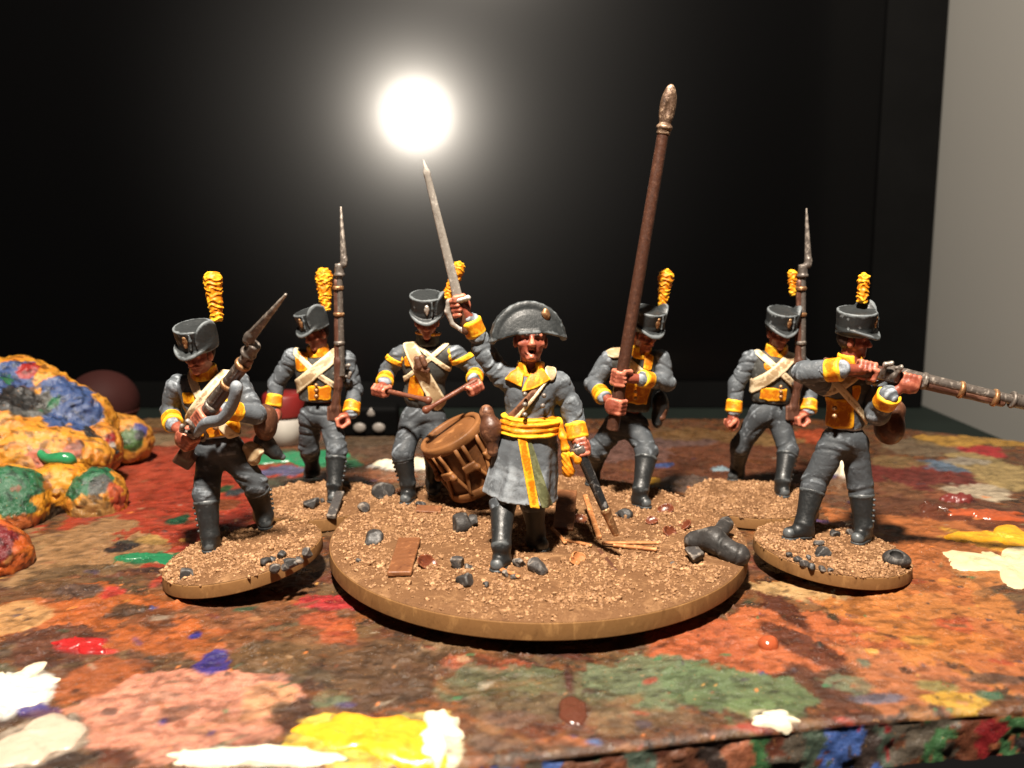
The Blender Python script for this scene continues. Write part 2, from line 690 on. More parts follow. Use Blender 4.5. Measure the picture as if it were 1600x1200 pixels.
bez(WR + .01, WR + 17.0, 0.3, HT + 12)
bez(WL - 12, WL - .01, 0.3, HT + 12)
bez(WL, WR, 0.3, 7.98)
bez(WL, WR, HT + .02, HT + 12)
v, f = boxv(scr(-110, 6, 3), (50, 5, 2.9))
raw('foot', v, f, m_bez, mon, smooth=False)

# ------------------------------------------------------------------ the paint-caked board
def front_y(x):
    return -48.2 + .15 * x - .5 * np.cos(x * .09)


def back_y(x):
    return np.where(x < 78, 95 + .02 * (x + 100) * 0, 95 - (x - 78) * .62)


def axis_pts(segs):
    r = []
    for a, b, s in segs:
        r += list(np.arange(a, b, s))
    return np.array(r + [segs[-1][1]])


bx = axis_pts([(-135, -62, .8), (-62, 64, .32), (64, 118, .8)])
bv = axis_pts([(0, .008, .0016), (.008, .56, .0023), (.56, 1, .0065)])
BX, BV = np.meshgrid(bx, bv, indexing='ij')
BY = front_y(BX) + (back_y(BX) - front_y(BX)) * BV
rsb = np.random.RandomState(3)
# ground colours, painted in layers like the real board
nS = fbm2((BX + .35 * BY) * .28, (BY - .2 * BX) * 1.9, 77)
nA, nB, nC = fbm2(BX * .10, BY * .10, 1), fbm2(BX * .33, BY * .45, 5), fbm2(BX * 1.5, BY * 1.6, 9, 3)
wx, wy = (fbm2(BX * .22, BY * .22, 21) - .5), (fbm2(BX * .22, BY * .22, 33) - .5)
wx2, wy2 = (fbm2(BX * 1.1, BY * 1.1, 41, 3) - .5), (fbm2(BX * 1.1, BY * 1.1, 53, 3) - .5)


def L3(c):
    return np.array(lin(*c)[:3])


Cc = np.empty(BX.shape + (3,))
Cc[:] = L3((96, 62, 42))
for n_, th, c in ((nA, .52, (112, 66, 40)), (nB, .55, (150, 84, 34)), (nB * .5 + nC * .5, .56, (74, 60, 46)), (1 - nB, .58, (120, 92, 60)), (nC, .66, (60, 46, 38))):
    w = np.clip((n_ - th) / .05, 0, 1)[..., None] * .8
    Cc = Cc * (1 - w) + L3(c) * .75 * w
nR = fbm2((BX - .5 * BY) * .5, (BY + .3 * BX) * .22, 111)
Hh = (nA - .5) * .5 + (nB - .5) * .35 + (nC - .5) * .26 + .35 * np.exp(-((nR - .5) / .02) ** 2) * np.clip((nA - .45) * 5, 0, 1)


def patch(px, py, rx, ry, c, op=1.0, rise=.06, warp=1.0, rag=.5, ang=0, hole=0.0, z=0.0):
    """a stain of paint on the board, given where it lies and how big it is"""
    global Cc, Hh
    ce = G(px, py)
    RX = abs(G(px + rx, py)[0] - ce[0])
    RY = abs(G(px, py - ry)[1] - G(px, py + ry)[1]) / 2
    r0 = min(RX, RY)
    dx, dy = BX - ce[0] + wx * r0 * 1.6 * warp + wx2 * min(r0, 2.2) * rag, BY - ce[1] + wy * r0 * 1.6 * warp + wy2 * min(r0, 2.2) * rag
    a = math.radians(ang)
    u, w_ = dx * math.cos(a) + dy * math.sin(a), -dx * math.sin(a) + dy * math.cos(a)
    d = np.sqrt((u / RX) ** 2 + (w_ / RY) ** 2)
    m = np.clip((1 - d) * r0 / .35, 0, 1) * op
    sm_ = px > 1130 and py > 775
    hole = .12 if sm_ and rx > 80 else hole or (.4 if min(rx, ry * 2) > 44 and py < 1060 else .3)
    if hole:
        m = m * np.clip((fbm2(BX * .9 + px, BY * .9, 71, 4) - hole + .32) / .1, 0, 1)
    cc = L3(c) * (.72 if sm_ else .68) * (1 + (nC - .5)[..., None] * (.35 if sm_ else .9) + (nS - .5)[..., None] * (.5 if sm_ else .8))
    Cc = Cc * (1 - m[..., None]) + cc * m[..., None]
    Hh = Hh + m * rise


def strokes(n, seed, opac, size, cols, yr=(-49, 60), xr=(-62, 64), skip=0):
    """smears left by brushes and rags: long ragged dabs lying over each other"""
    global Cc, Hh
    rs = np.random.RandomState(seed)
    for i in range(n):
        x0, y0 = rs.uniform(*xr), yr[0] + (yr[1] - yr[0]) * rs.uniform() ** 1.3
        if x0 > 30 and y0 < 12 and rs.uniform() < skip:
            continue
        L_, W_ = rs.uniform(*size), 0
        W_ = L_ * rs.uniform(.18, .6)
        i0, i1 = np.searchsorted(bx, (x0 - L_ * 1.3, x0 + L_ * 1.3))
        v0 = (y0 - front_y(x0)) / (back_y(np.array(x0)) - front_y(x0))
        dv = L_ * 1.3 / 140
        j0, j1 = np.searchsorted(bv, (v0 - dv, v0 + dv))
        if i1 - i0 < 2 or j1 - j0 < 2:
            continue
        sl_ = np.s_[i0:i1, j0:j1]
        a = rs.uniform(-.9, .9)
        dx, dy = BX[sl_] - x0 + wx2[sl_] * W_ * .9, BY[sl_] - y0 + wy2[sl_] * W_ * .9
        u, w_ = dx * math.cos(a) + dy * math.sin(a), -dx * math.sin(a) + dy * math.cos(a)
        d = np.sqrt((u / L_) ** 2 + (w_ / W_) ** 2)
        br = vnoise2(u * .35 + i, w_ * 3.2, seed)                      # bristle marks along the stroke
        m = np.clip((1 - d) * 3, 0, 1) * np.clip((br - .32 + .5 * (1 - d)) / .25, 0, 1) * rs.uniform(*opac)
        c = L3(cols[rs.randint(len(cols))]) * rs.uniform(.45, .8)
        Cc[sl_] = Cc[sl_] * (1 - m[..., None]) + c * m[..., None]
        Hh[sl_] += m * (.02 + .05 * br)


EARTHY = [(96, 62, 42), (70, 54, 42), (140, 84, 44), (168, 98, 48), (120, 92, 64), (58, 46, 40), (150, 110, 70), (92, 96, 76), (110, 52, 36), (180, 120, 70), (84, 72, 66)]
strokes(520, 1, (.4, .9), (1.2, 6.5), EARTHY)
PATCHES = [
    # far left and the red ground
    (300, 770, 150, 105, (178, 58, 34), .95), (260, 720, 90, 40, (186, 72, 46), .8), (360, 830, 60, 40, (150, 44, 30), .7),
    (240, 690, 100, 10, (150, 128, 98), .8), (120, 860, 120, 50, (168, 130, 86), .9), (130, 905, 110, 26, (92, 72, 50), .8), (60, 930, 70, 30, (126, 90, 60), .7),
    (230, 872, 46, 10, (38, 122, 78), 1), (236, 846, 30, 8, (178, 138, 74), 1), (190, 855, 22, 11, (46, 40, 40), 1), (255, 892, 60, 6, (70, 48, 46), .9),
    (370, 768, 18, 6, (58, 66, 72), 1), (350, 765, 12, 7, (60, 96, 58), 1), (276, 812, 16, 9, (36, 88, 62), 1), (340, 790, 30, 10, (128, 74, 40), .8),
    (160, 965, 190, 44, (196, 98, 34), .85), (330, 985, 150, 40, (190, 96, 36), .75), (420, 960, 140, 20, (136, 88, 58), .8), (460, 1000, 120, 44, (126, 82, 50), .8),
    (30, 965, 52, 26, (208, 152, 92), 1), (90, 1000, 90, 34, (104, 62, 46), .95), (130, 1010, 42, 13, (196, 36, 38), 1, .1), (165, 1018, 24, 6, (210, 52, 46), .9),
    (128, 925, 44, 8, (104, 78, 66), 1), (178, 928, 18, 10, (200, 56, 40), 1), (222, 920, 20, 7, (62, 54, 40), 1), (255, 905, 14, 14, (204, 52, 40), 1),
    (200, 955, 36, 12, (66, 54, 40), .9), (240, 970, 40, 22, (112, 68, 44), .85), (240, 952, 7, 3, (70, 96, 158), 1), (520, 940, 62, 17, (196, 46, 52), .95), (500, 970, 30, 14, (190, 84, 46), .8), (530, 985, 40, 20, (206, 92, 40), .7),
    (440, 1040, 90, 36, (110, 84, 54), .8), (590, 1040, 110, 44, (104, 78, 56), .9), (560, 1080, 110, 34, (94, 70, 52), .9), (480, 1090, 34, 60, (88, 58, 44), .9), (520, 1095, 36, 14, (112, 124, 92), .8),
    (700, 1010, 60, 14, (150, 118, 84), .7), (760, 1040, 84, 12, (182, 92, 58), .85), (900, 1075, 230, 42, (104, 112, 80), .75, .06, 1, .8, 0, .5), (1010, 1060, 120, 40, (118, 132, 98), .8, .06, 1, .8, 0, .5), (820, 1110, 110, 26, (122, 98, 72), .8),
    (980, 1120, 90, 22, (134, 104, 72), .8), (800, 1122, 50, 14, (120, 84, 70), .7),
    # pink pool, white, grey, yellow along the near edge
    (290, 1105, 178, 66, (224, 146, 118), 1, .15, .6), (420, 1100, 44, 30, (220, 160, 106), .6), (250, 1090, 34, 10, (180, 132, 110), .7), (290, 1150, 60, 12, (214, 140, 112), .7),
    (150, 1060, 60, 30, (180, 92, 42), .8), (65, 1155, 72, 42, (176, 158, 138), 1, .15, .6), (20, 1085, 62, 46, (246, 242, 232), 1, .15), (60, 1115, 44, 14, (78, 68, 140), 1), (335, 1036, 26, 20, (66, 54, 142), 1), (306, 992, 12, 7, (62, 58, 150), 1), (256, 1130, 9, 7, (84, 70, 170), 1), (330, 1146, 8, 6, (84, 70, 170), 1), (218, 1063, 4, 2, (90, 200, 90), 1),
    (410, 1182, 130, 18, (252, 246, 220), 1, .2, .5), (560, 1160, 120, 44, (250, 206, 60), 1, .2, .7), (660, 1150, 56, 40, (252, 222, 110), 1, .2, .7), (690, 1172, 34, 24, (254, 244, 200), 1, .2, .5),
    # right-hand foreground
    (1150, 1085, 130, 44, (104, 126, 86), .9, .06, 1, .8, 0, .45), (1200, 1110, 70, 20, (114, 138, 88), .8),
    (1140, 1010, 130, 42, (198, 100, 56), .95), (1330, 1000, 150, 60, (200, 104, 54), .95), (1400, 1060, 90, 50, (188, 112, 66), .9), (1480, 960, 190, 90, (204, 124, 54), .95), (1430, 900, 150, 60, (206, 126, 58), .9), (1380, 860, 110, 60, (192, 108, 50), .95), (1480, 830, 170, 46, (196, 112, 54), .95),
    (1560, 1020, 70, 60, (190, 106, 54), .9), (1470, 1000, 90, 20, (206, 120, 44), .8), (1500, 980, 30, 12, (206, 88, 44), .8),
    (1220, 950, 20, 44, (98, 50, 34), .95, .1, .4, .5, 10), (1250, 1010, 32, 44, (104, 54, 36), .95, .1, .4, .5, 25), (1290, 1080, 34, 50, (100, 58, 40), .95, .1, .4, .5, 20), (1330, 1120, 60, 16, (104, 60, 42), .95),
    (1255, 925, 74, 17, (216, 172, 112), .9, .15, 1, 1), (1210, 950, 26, 9, (92, 46, 30), 1), (1300, 965, 11, 8, (70, 58, 40), 1), (1278, 1013, 7, 5, (60, 66, 62), 1), (1450, 944, 5, 3, (52, 54, 58), 1), (1350, 1040, 14, 8, (110, 122, 100), .9), (1320, 1070, 44, 14, (120, 134, 104), .7, .06, 1, .9, 0, .5),
    (1370, 1090, 50, 9, (78, 98, 122), .8), (1490, 1095, 60, 14, (222, 172, 50), .85, .1), (1460, 1075, 40, 10, (130, 140, 80), .7), (1540, 1085, 30, 10, (64, 116, 88), .8), (1560, 1060, 60, 10, (84, 70, 60), .8), (1430, 1000, 40, 8, (206, 150, 60), .7),
    (1212, 1126, 40, 12, (240, 226, 190), 1, .15), (1180, 1135, 60, 6, (190, 74, 58), .9), (895, 1112, 27, 24, (84, 46, 34), 1, .25, .3, .2), (888, 1060, 10, 38, (92, 50, 40), 1, .1, .3, .3), (885, 1160, 60, 9, (190, 108, 60), .8), (930, 1158, 20, 6, (84, 116, 170), .9), (780, 1160, 60, 14, (118, 92, 76), .8),
    # far right and middle distance
    (1440, 790, 160, 22, (110, 66, 46), .9), (1420, 760, 180, 14, (140, 92, 60), .8), (1430, 740, 130, 24, (124, 50, 44), .95), (1500, 775, 60, 8, (150, 84, 52), .9), (1530, 706, 40, 10, (190, 36, 44), 1), (1470, 728, 36, 9, (104, 124, 146), 1), (1570, 740, 70, 32, (184, 156, 98), .95), (1540, 770, 50, 12, (226, 208, 176), .8), (1490, 690, 60, 9, (206, 154, 52), .9), (1570, 688, 60, 12, (196, 146, 50), .95), (1440, 700, 60, 14, (130, 112, 88), .8), (1400, 720, 40, 10, (150, 120, 76), .8), (1510, 722, 50, 6, (176, 166, 150), .8),
    (1560, 845, 66, 20, (232, 164, 44), 1, .15), (1480, 808, 60, 7, (120, 60, 38), .9), (1570, 820, 60, 10, (110, 58, 36), .9), (1505, 782, 22, 5, (92, 40, 34), 1, .2),  # includes two long dark brown bands slanting across the board behind the musket
    (1030, 715, 300, 44, (124, 72, 50), .8), (960, 700, 100, 20, (132, 96, 88), .8), (1040, 728, 20, 4, (74, 98, 160), 1), (1022, 754, 16, 7, (222, 164, 40), 1), (1125, 734, 18, 5, (150, 178, 190), 1), (1060, 690, 60, 8, (112, 88, 84), .8), (1100, 680, 100, 10, (130, 96, 56), .8), (1275, 682, 46, 12, (196, 84, 44), 1), (1200, 690, 60, 8, (150, 116, 68), .8), (1296, 744, 24, 8, (78, 62, 124), 1), (1310, 735, 20, 16, (222, 214, 206), 1, .3), (1090, 760, 60, 14, (110, 96, 88), .8),
    (470, 716, 110, 13, (46, 132, 88), 1, .2), (440, 736, 40, 7, (92, 104, 150), .9), (440, 755, 60, 12, (72, 78, 62), .9), (630, 728, 56, 8, (240, 236, 226), 1, .3), (590, 745, 60, 8, (176, 104, 62), .8), (600, 705, 90, 12, (112, 84, 64), .9), (560, 690, 120, 9, (104, 88, 70), .8), (420, 700, 60, 9, (116, 86, 56), .8), (300, 660, 120, 8, (140, 108, 70), .8),
]
for p_ in PATCHES:
    patch(*p_)
strokes(800, 2, (.15, .6), (.5, 3.2), EARTHY, skip=.75)
strokes(160, 3, (.3, .8), (.4, 1.8), [(196, 60, 40), (206, 130, 50), (60, 110, 80), (214, 196, 170), (70, 66, 130), (40, 36, 36), (40, 36, 36)])
gr_ = fbm2(BX * .8, BY * 1.1, 63, 5)
Cc = Cc * (1 - .45 * np.clip((gr_ - .5) / .16, 0, 1))[..., None]
lum = Cc.mean(-1, keepdims=True)
Cc = (Cc * .9 + lum * np.array((1.12, .98, .84)) * .1) * .84
# spatter: several thousand small flecks
for i in range(900):
    x0, v0 = rsb.uniform(-75, 90), rsb.uniform(0, .75) ** 1.25
    ix, iv = np.searchsorted(bx, x0), np.searchsorted(bv, v0)
    r = int(rsb.choice([1, 1, 1, 1, 1, 1, 2, 2, 3]))
    c = L3([(40, 30, 26), (60, 44, 36), (30, 26, 26), (206, 120, 60), (150, 120, 90), (52, 100, 66), (110, 60, 40), (60, 52, 60), (190, 140, 70), (120, 76, 52), (150, 104, 70), (46, 38, 34)][rsb.randint(12)])
    i0, i1, j0, j1 = max(ix - r, 0), ix + r, max(iv - r, 0), iv + r
    xx, yy = BX[i0:i1, j0:j1], BY[i0:i1, j0:j1]
    if not xx.size:
        continue
    k = ((((xx - x0) / (.26 * r)) ** 2 + ((yy - yy.mean()) / (.2 * r)) ** 2) < rsb.uniform(.5, 1.2))
    Cc[i0:i1, j0:j1][k] = Cc[i0:i1, j0:j1][k] * .25 + c * .75
    Hh[i0:i1, j0:j1][k] += rsb.uniform(.0, .07)
edge_drop = np.clip(1 - BV / .006, 0, 1)
BZ = Hh * np.clip(.35 + BV * 6, 0, 1) - .55 * edge_drop ** 2
# flatten slightly where the bases stand, so that they rest on the paint
nx_, ny_ = BX.shape
# front face rows
rowsx, rowsy, rowsz, rowsc = [], [], [], []
cols_ = np.array([L3(c) for c in ((96, 56, 40), (56, 46, 42), (140, 84, 56), (70, 82, 70), (104, 66, 48), (60, 84, 140), (120, 34, 36), (84, 48, 36), (84, 76, 66), (60, 96, 60), (150, 92, 66), (44, 40, 40))])
for z_ in np.linspace(-5.0, -.75, 14):
    nz_ = fbm2(bx * .45, bx * 0 + z_ * .6, 91)
    rowsx.append(bx)
    rowsy.append(front_y(bx) + .35 * (z_ + 5) / 5 - .3 - (nz_ - .5) * 1.1 + .5 * np.clip((z_ + 1.6) / 1.6, 0, 1) ** 2)
    rowsz.append(bx * 0 + z_)
    wp_ = fbm2(bx * .5 + 7, bx * 0 + z_ * .5, 95) * 2.6
    k = (fbm2(np.floor((bx + wp_ * 2.2 + z_ * .25) / 2.7) * 1.7 + 3, np.floor(z_ * .16 + wp_) * 1.3, 97, 1) * 11.99).astype(int)
    rowsc.append(cols_[k] * (.55 + .8 * fbm2(bx * 1.4, bx * 0 + z_ * 1.4, 99)[:, None]))
VX = np.concatenate([np.array(rowsx).T, BX], 1)
VY = np.concatenate([np.array(rowsy).T, BY], 1)
VZ = np.concatenate([np.array(rowsz).T, BZ], 1)
VC = np.concatenate([np.transpose(np.array(rowsc), (1, 0, 2)), Cc], 1)
nvx, nvy = VX.shape
gid = np.arange(nvx * nvy).reshape(nvx, nvy)
quads = np.stack((gid[:-1, :-1], gid[1:, :-1], gid[1:, 1:], gid[:-1, 1:]), -1).reshape(-1, 4)
m_board, nt, bs = nodes_of('caked_paint')
at = nt.nodes.new('ShaderNodeAttribute')
at.attribute_name = 'paint_colour'
vec = tex_coord(nt)
n1 = noise(nt, vec, 1.3, 6, .7, .4)
n2 = noise(nt, vec, .25, 5, .6)
vo = nt.nodes.new('ShaderNodeTexVoronoi')
vo.inputs['Scale'].default_value = .9
nt.links.new(vec, vo.inputs['Vector'])
dk = ramp(nt, n1, [(.30, (.35, .33, .32)), (.44, (1, 1, 1)), (.60, (1, 1, 1)), (.72, (1.0, 1.0, 1.0))])
mu = nt.nodes.new('ShaderNodeMix')
mu.data_type = 'RGBA'
mu.blend_type = 'MULTIPLY'
mu.inputs[0].default_value = .4
nt.links.new(at.outputs['Color'], mu.inputs[6])
nt.links.new(dk, mu.inputs[7])
c1 = mixc(nt, ramp(nt, noise(nt, vec, 2.1, 3, .8), [(.64, (0, 0, 0)), (.70, (.7, .7, .7))]), mu.outputs[2], lin(170, 122, 76))
nt.links.new(c1, bs.inputs['Base Color'])
nt.links.new(ramp(nt, n2, [(.3, (.12,) * 3), (.7, (.48,) * 3)]), bs.inputs['Roughness'])
bs.inputs['Specular IOR Level'].default_value = .55
b1 = bump(nt, bs, n1, .26, 1.0)
bump(nt, bs, noise(nt, vec, 4.5, 3), .05, .8, b1)
board = raw('palette_board', np.stack((VX, VY, VZ), -1).reshape(-1, 3), quads, m_board)
ca = board.data.color_attributes.new('paint_colour', 'FLOAT_COLOR', 'POINT')
ca.data.foreach_set('color', np.concatenate((VC.reshape(-1, 3), np.ones((nvx * nvy, 1))), 1).astype(np.float32).ravel())
tag(board, 'wooden board caked in stains of red, orange, green and brown paint', 'palette')
bzmean = 0.0


def board_z(x, y):
    i = int(np.clip(np.searchsorted(bx, x), 0, nx_ - 1))
    j = int(np.clip(np.searchsorted(bv, (y - front_y(x)) / (back_y(np.array(x)) - front_y(x))), 0, ny_ - 1))
    return float(BZ[i, j])


def blob(name, px, py, rx, ry, hgt, m, seed, rag=.35, label=None, sharp=.45):
    """a thick dab of dried paint standing proud of the board"""
    ce = G(px, py)
    RX = abs(G(px + rx, py)[0] - ce[0])
    RY = abs(G(px, py - ry)[1] - G(px, py + ry)[1]) / 2
    rs = np.random.RandomState(seed)
    na, nr = 72, 16
    ph = rs.uniform(0, 6.28, 8)
    vv, fc = [], []
    for i in range(nr + 1):
        t = i / nr
        for k in range(na):
            a = 2 * math.pi * k / na
            o_ = 1 + rag * sum(math.sin((j + 2) * a + ph[j]) / (j + 2) for j in range(8)) * 1.2
            x, y = ce[0] + math.cos(a) * RX * o_ * t, ce[1] + math.sin(a) * RY * o_ * t
            q = np.array([x]), np.array([y])
            nz_ = float(fbm2(q[0] * .8, q[1] * .8, seed)[0]) - .5
            z = board_z(x, y) - .12 + (hgt + .15) * max(0, 1 - t ** 3.5) ** sharp * (1 + 1.1 * nz_)
            vv.append((x, y, z))
    for i in range(nr):
        for k in range(na):
            fc.append((i * na + k, i * na + (k + 1) % na, (i + 1) * na + (k + 1) % na, (i + 1) * na + k))
    o = raw(name, vv, np.array(fc), m, board)
    if label:
        o['label'] = label
    return o


def wet(name, c, hi=None, rough=.3):
    return paint(name, lin(*c), lin(*(hi or tuple(min(255, int(x * 1.12)) for x in c))), lin(*tuple(int(x * .8) for x in c)), rough, .5, sc=.25, edge=.1, bd=.12, bsc=.9)


m_cream = wet('cream_paint', (202, 184, 146))
m_white, m_yel, m_pink = wet('white_paint', (214, 202, 176)), wet('yellow_paint', (214, 152, 36), (238, 196, 84)), wet('pink_paint', (222, 144, 116))
m_rust, m_dkbr, m_maroon = wet('rust_paint', (150, 72, 42), rough=.2), wet('dark_brown_paint', (82, 46, 34), rough=.2), wet('maroon_paint', (104, 44, 40))
blob('paint_dab', 1578, 884, 66, 30, .5, m_cream, 11, .5, 'cream dab of paint')
blob('paint_dab', 1570, 840, 60, 16, .3, m_yel, 12, .5, 'yellow dab of paint')
q_ = G(1200, 1012)
sdf('paint_dab', disp(U(.5, ell(q_ + V(0, 0, .35), (1.15, 1.3, 1.0)), ell(q_ + V(.5, .6, .3), (.8, .9, .7))), .1, 1.3, 3), m_rust, board, .15)['label'] = 'shiny rust coloured drop of paint'
blob('paint_dab', 590, 1152, 112, 34, .5, m_yel, 14, .35, 'bright yellow dab of paint')
blob('paint_dab', 684, 1150, 36, 34, .6, m_white, 15, .35, 'white dab of paint in the yellow')
blob('paint_dab', 400, 1186, 120, 16, .5, m_white, 16, .25, 'white smear of paint')
blob('paint_dab', 15, 1080, 54, 40, .5, m_white, 17, .45, 'white dab of paint beside the grey pool')
blob('paint_dab', 895, 1112, 24, 22, .25, m_dkbr, 18, .1, 'dark brown teardrop of paint')
blob('paint_dab', 1497, 782, 22, 5, .7, m_maroon, 19, .3)
blob('paint_dab', 1545, 806, 60, 7, .5, m_rust, 20, .4)  # long low brown ridge on the dark band behind the levelled musket
blob('paint_dab', 1460, 794, 26, 6, .5, m_dkbr, 21, .4)  # short dark brown ridge at the end of that band
blob('paint_dab', 640, 727, 40, 8, 1.0, m_white, 22, .4)
blob('paint_dab', 1310, 735, 18, 14, 2.0, m_white, 23, .3)
blob('paint_dab', 470, 716, 80, 10, .5, wet('green_paint', (38, 110, 74)), 24, .3)
blob('paint_dab', 1212, 1126, 38, 10, .35, m_white, 25, .5)
blob('paint_dab', 232, 872, 40, 8, .18, wet('sea_green_paint', (34, 100, 66)), 26, .5)
blob('paint_dab', 130, 1010, 36, 11, .25, wet('red_paint', (146, 30, 30)), 27, .5)
blob('paint_dab', 62, 1158, 66, 36, .3, wet('grey_paint', (170, 152, 134)), 29, .2)
# ------------------------------------------------------------------ sculpted soldiers
DOWN = V(0, 0, -1)


def head(c, R, s=1.0, mouth=False):
    def q(x, y, z):
        return c + R @ (V(x, y, z) * s)

    def e(p, r):
        return ell(q(*p), np.array(r) * s, R)
    A = U(.5 * s, e((0, -.3, .7), (1.72, 2.0, 1.9)), e((0, .35, -.6), (1.42, 1.45, 1.75)))
    A = U(.35 * s, A, e((0, 1.35, -1.95), (.62, .5, .42)), e((1.0, 1.0, -.35), (.55, .6, .45)), e((-1.0, 1.0, -.35), (.55, .6, .45)),
          cap(q(-.95, 1.5, .62), q(.95, 1.5, .62), .3 * s))
    for sx in (-1, 1):
        A = sub(A, e((.68 * sx, 1.98, .18), (.5, .45, .27)), .2 * s)
        A = U(.12 * s, A, e((.66 * sx, 1.38, .14), (.26, .26, .18)))
        A = U(.15 * s, A, e((1.72 * sx, -.15, -.1), (.28, .5, .72)))
    A = U(.18 * s, A, cap(q(0, 1.72, .45), q(0, 2.2, -.4), .2 * s, .34 * s), e((.26, 1.95, -.5), (.26, .3, .22)), e((-.26, 1.95, -.5), (.26, .3, .22)))
    if mouth:
        A = sub(A, e((.08, 1.95, -1.32), (.6, .95, .48)), .1 * s)
        A = U(.12 * s, A, chain([q(-.5, 1.5, -1.2), q(0, 1.78, -1.86), q(.6, 1.5, -1.2)], [.14 * s, .2 * s, .14 * s]), chain([q(-.5, 1.5, -1.15), q(0, 1.84, -.84), q(.6, 1.5, -1.15)], [.12 * s, .15 * s, .12 * s]))
    else:
        A = U(.14 * s, A, cap(q(-.45, 1.62, -1.08), q(.45, 1.62, -1.08), .17 * s), cap(q(-.4, 1.6, -1.42), q(.4, 1.6, -1.42), .19 * s))
    return A


def fist(c, ax, wd, ro=.55, sg=1, s=1.0):
    a = nrm(ax)
    wd = np.asarray(wd, float)
    w = nrm(wd - a * (wd @ a))
    pdv = np.cross(a, w) * sg
    R = np.stack((a, w, np.cross(a, w)), 1)
    parts = [ell(c - pdv * (ro + .35) - w * .25, np.array((1.45, 1.15, .62)) * s, R)]
    for i in range(4):
        bc = c + a * (i - 1.5) * .68 * s
        rr = ro + .36 * s
        pts = [bc + (-pdv * math.cos(t) + w * math.sin(t)) * rr * (1, 1.12, 1.08, 1)[k] for k, t in enumerate(np.radians((0, 65, 128, 196 - 10 * abs(i - 1.2))))]
        parts.append(chain(pts, [.44 * s, .42 * s, .38 * s, .33 * s], .12))
    th = chain([c - w * .9 - pdv * (ro * .3) + a * .9 * s, c - w * (ro + .35) + pdv * .2 + a * 1.3 * s, c + pdv * (ro + .32) + a * 1.45 * s + w * .1], [.5 * s, .45 * s, .36 * s], .2)
    A = parts[0]
    A = U(.2, A, th)
    return U(.10, A, *parts[1:])


def shako(parent, c, R, s=1.0, badge='brass', tall=1.0):
    def q(x, y, z):
        return c + R @ (V(x, y, z) * s)
    crown = cyl(q(0, -.1, -.5), q(0, -.05, 2.85 * tall), 2.36 * s, 2.68 * s, .1 * s)
    crown = sub(crown, ell(q(0, -.1, 3.2 * tall), (2.3 * s, 2.3 * s, .5 * s), R), .08)
    Rm, cc = f32(R), f32(c)

    def fb(p):
        w = (p - cc) @ Rm / np.float32(s)
        x, y, z = w[:, 0], w[:, 1] - .38, w[:, 2] + .05
        z0 = .07 * x * x - .075 * np.maximum(y, 0) ** 2 - .05 * np.minimum(y, 0) ** 2
        rr = (np.sqrt((x / 2.72) ** 2 + (y / 2.98) ** 2) - 1) * 2.8 + .25
        hh = np.abs(z - z0) - .03
        return (np.sqrt(np.maximum(rr, 0) ** 2 + np.maximum(hh, 0) ** 2) + np.minimum(np.maximum(rr, hh), 0) - .25) * .8 * s
    brim = F(fb, c - 4.2 * s, c + 4.2 * s)
    flap = inter(cyl(q(0, -.1, -.3), q(0, -.05, 5 * s), 2.86 * s, 2.92 * s, .1), ell(q(-2.8, .7, 1.3), (1.8 * s, 2.3 * s, 2.6 * s), R), .15)
    band = cyl(q(0, -.1, .12), q(0, -.1, .62), 2.52 * s, 2.52 * s, .12)
    A = disp(U(.16, crown, brim, flap, band), .035, 1.6, 3)
    o = sdf('shako', A, M['hat'], parent, .15)
    b = U(.1, ell(q(-.15, 2.42, 1.45), (.42 * s, .3 * s, .62 * s), R), ell(q(-.15, 2.47, 1.0), (.26 * s, .25 * s, .45 * s), R), ell(q(-.15, 2.45, 2.05), (.3 * s, .25 * s, .3 * s), R))
    sdf('badge', disp(b, .06, 4, 2), M[badge], o, .11)
    cord = chain([q(-.9, 2.4, 2.5 * tall), q(-1.0, 2.5, 1.7), q(-.95, 2.65, .5)], [.14, .17, .14])
    sdf('cord', cord, M['hat'], o, .11)
    return o


def plume(hat, a, b, r0, r1, seed):
    a, b = np.asarray(a, float), np.asarray(b, float)
    u = f32(nrm(b - a))
    L = float(np.linalg.norm(b - a))
    side = f32(nrm(np.cross(u, (0.3, 1, .1))))
    base = U(.3, cyl(a, a + (b - a) * .9, r0, r1, .3), ell(a + (b - a) * .93, (r1 * 1.03,) * 3))
    a32 = f32(a)

    def f(p):
        w = p - a32
        t = w @ u
        sd = w @ side
        tuft = np.abs(np.sin(t * 4.2 + .9 * np.sin(sd * 4.6 + seed + 2 * np.sin(t * 2.1)) + wob(p, 1.7, seed) * 1.7))
        return (base.f(p) + .2 * tuft - .08 + .1 * wob(p, 3.6, seed + 1)) * .8
    return sdf('plume', F(f, base.lo - .3, base.hi + .3), M['yellow'], hat, .13)


def folds(A, amp=.13, fr=1.1, seed=0, ax=None):
    """cloth creases: sharp valleys between soft rolls, running across the limb's axis"""
    a32 = None if ax is None else f32(nrm(ax))

    def f(p):
        q = p if a32 is None else p * np.float32(.62) + (p @ a32)[:, None] * a32 * np.float32(1.0)
        n = wob(q, fr, seed)
        m = wob(q, fr * 2.1, seed + 3)
        return A.f(p) + amp * (.9 * np.exp(-(n / .13) ** 2) - .5 * np.abs(n) + .3 * np.exp(-(m / .1) ** 2) + .1)
    return F(f, A.lo - amp, A.hi + amp)


def leg(hip, knee, ank, s=1.0):
    return hip, knee, ank


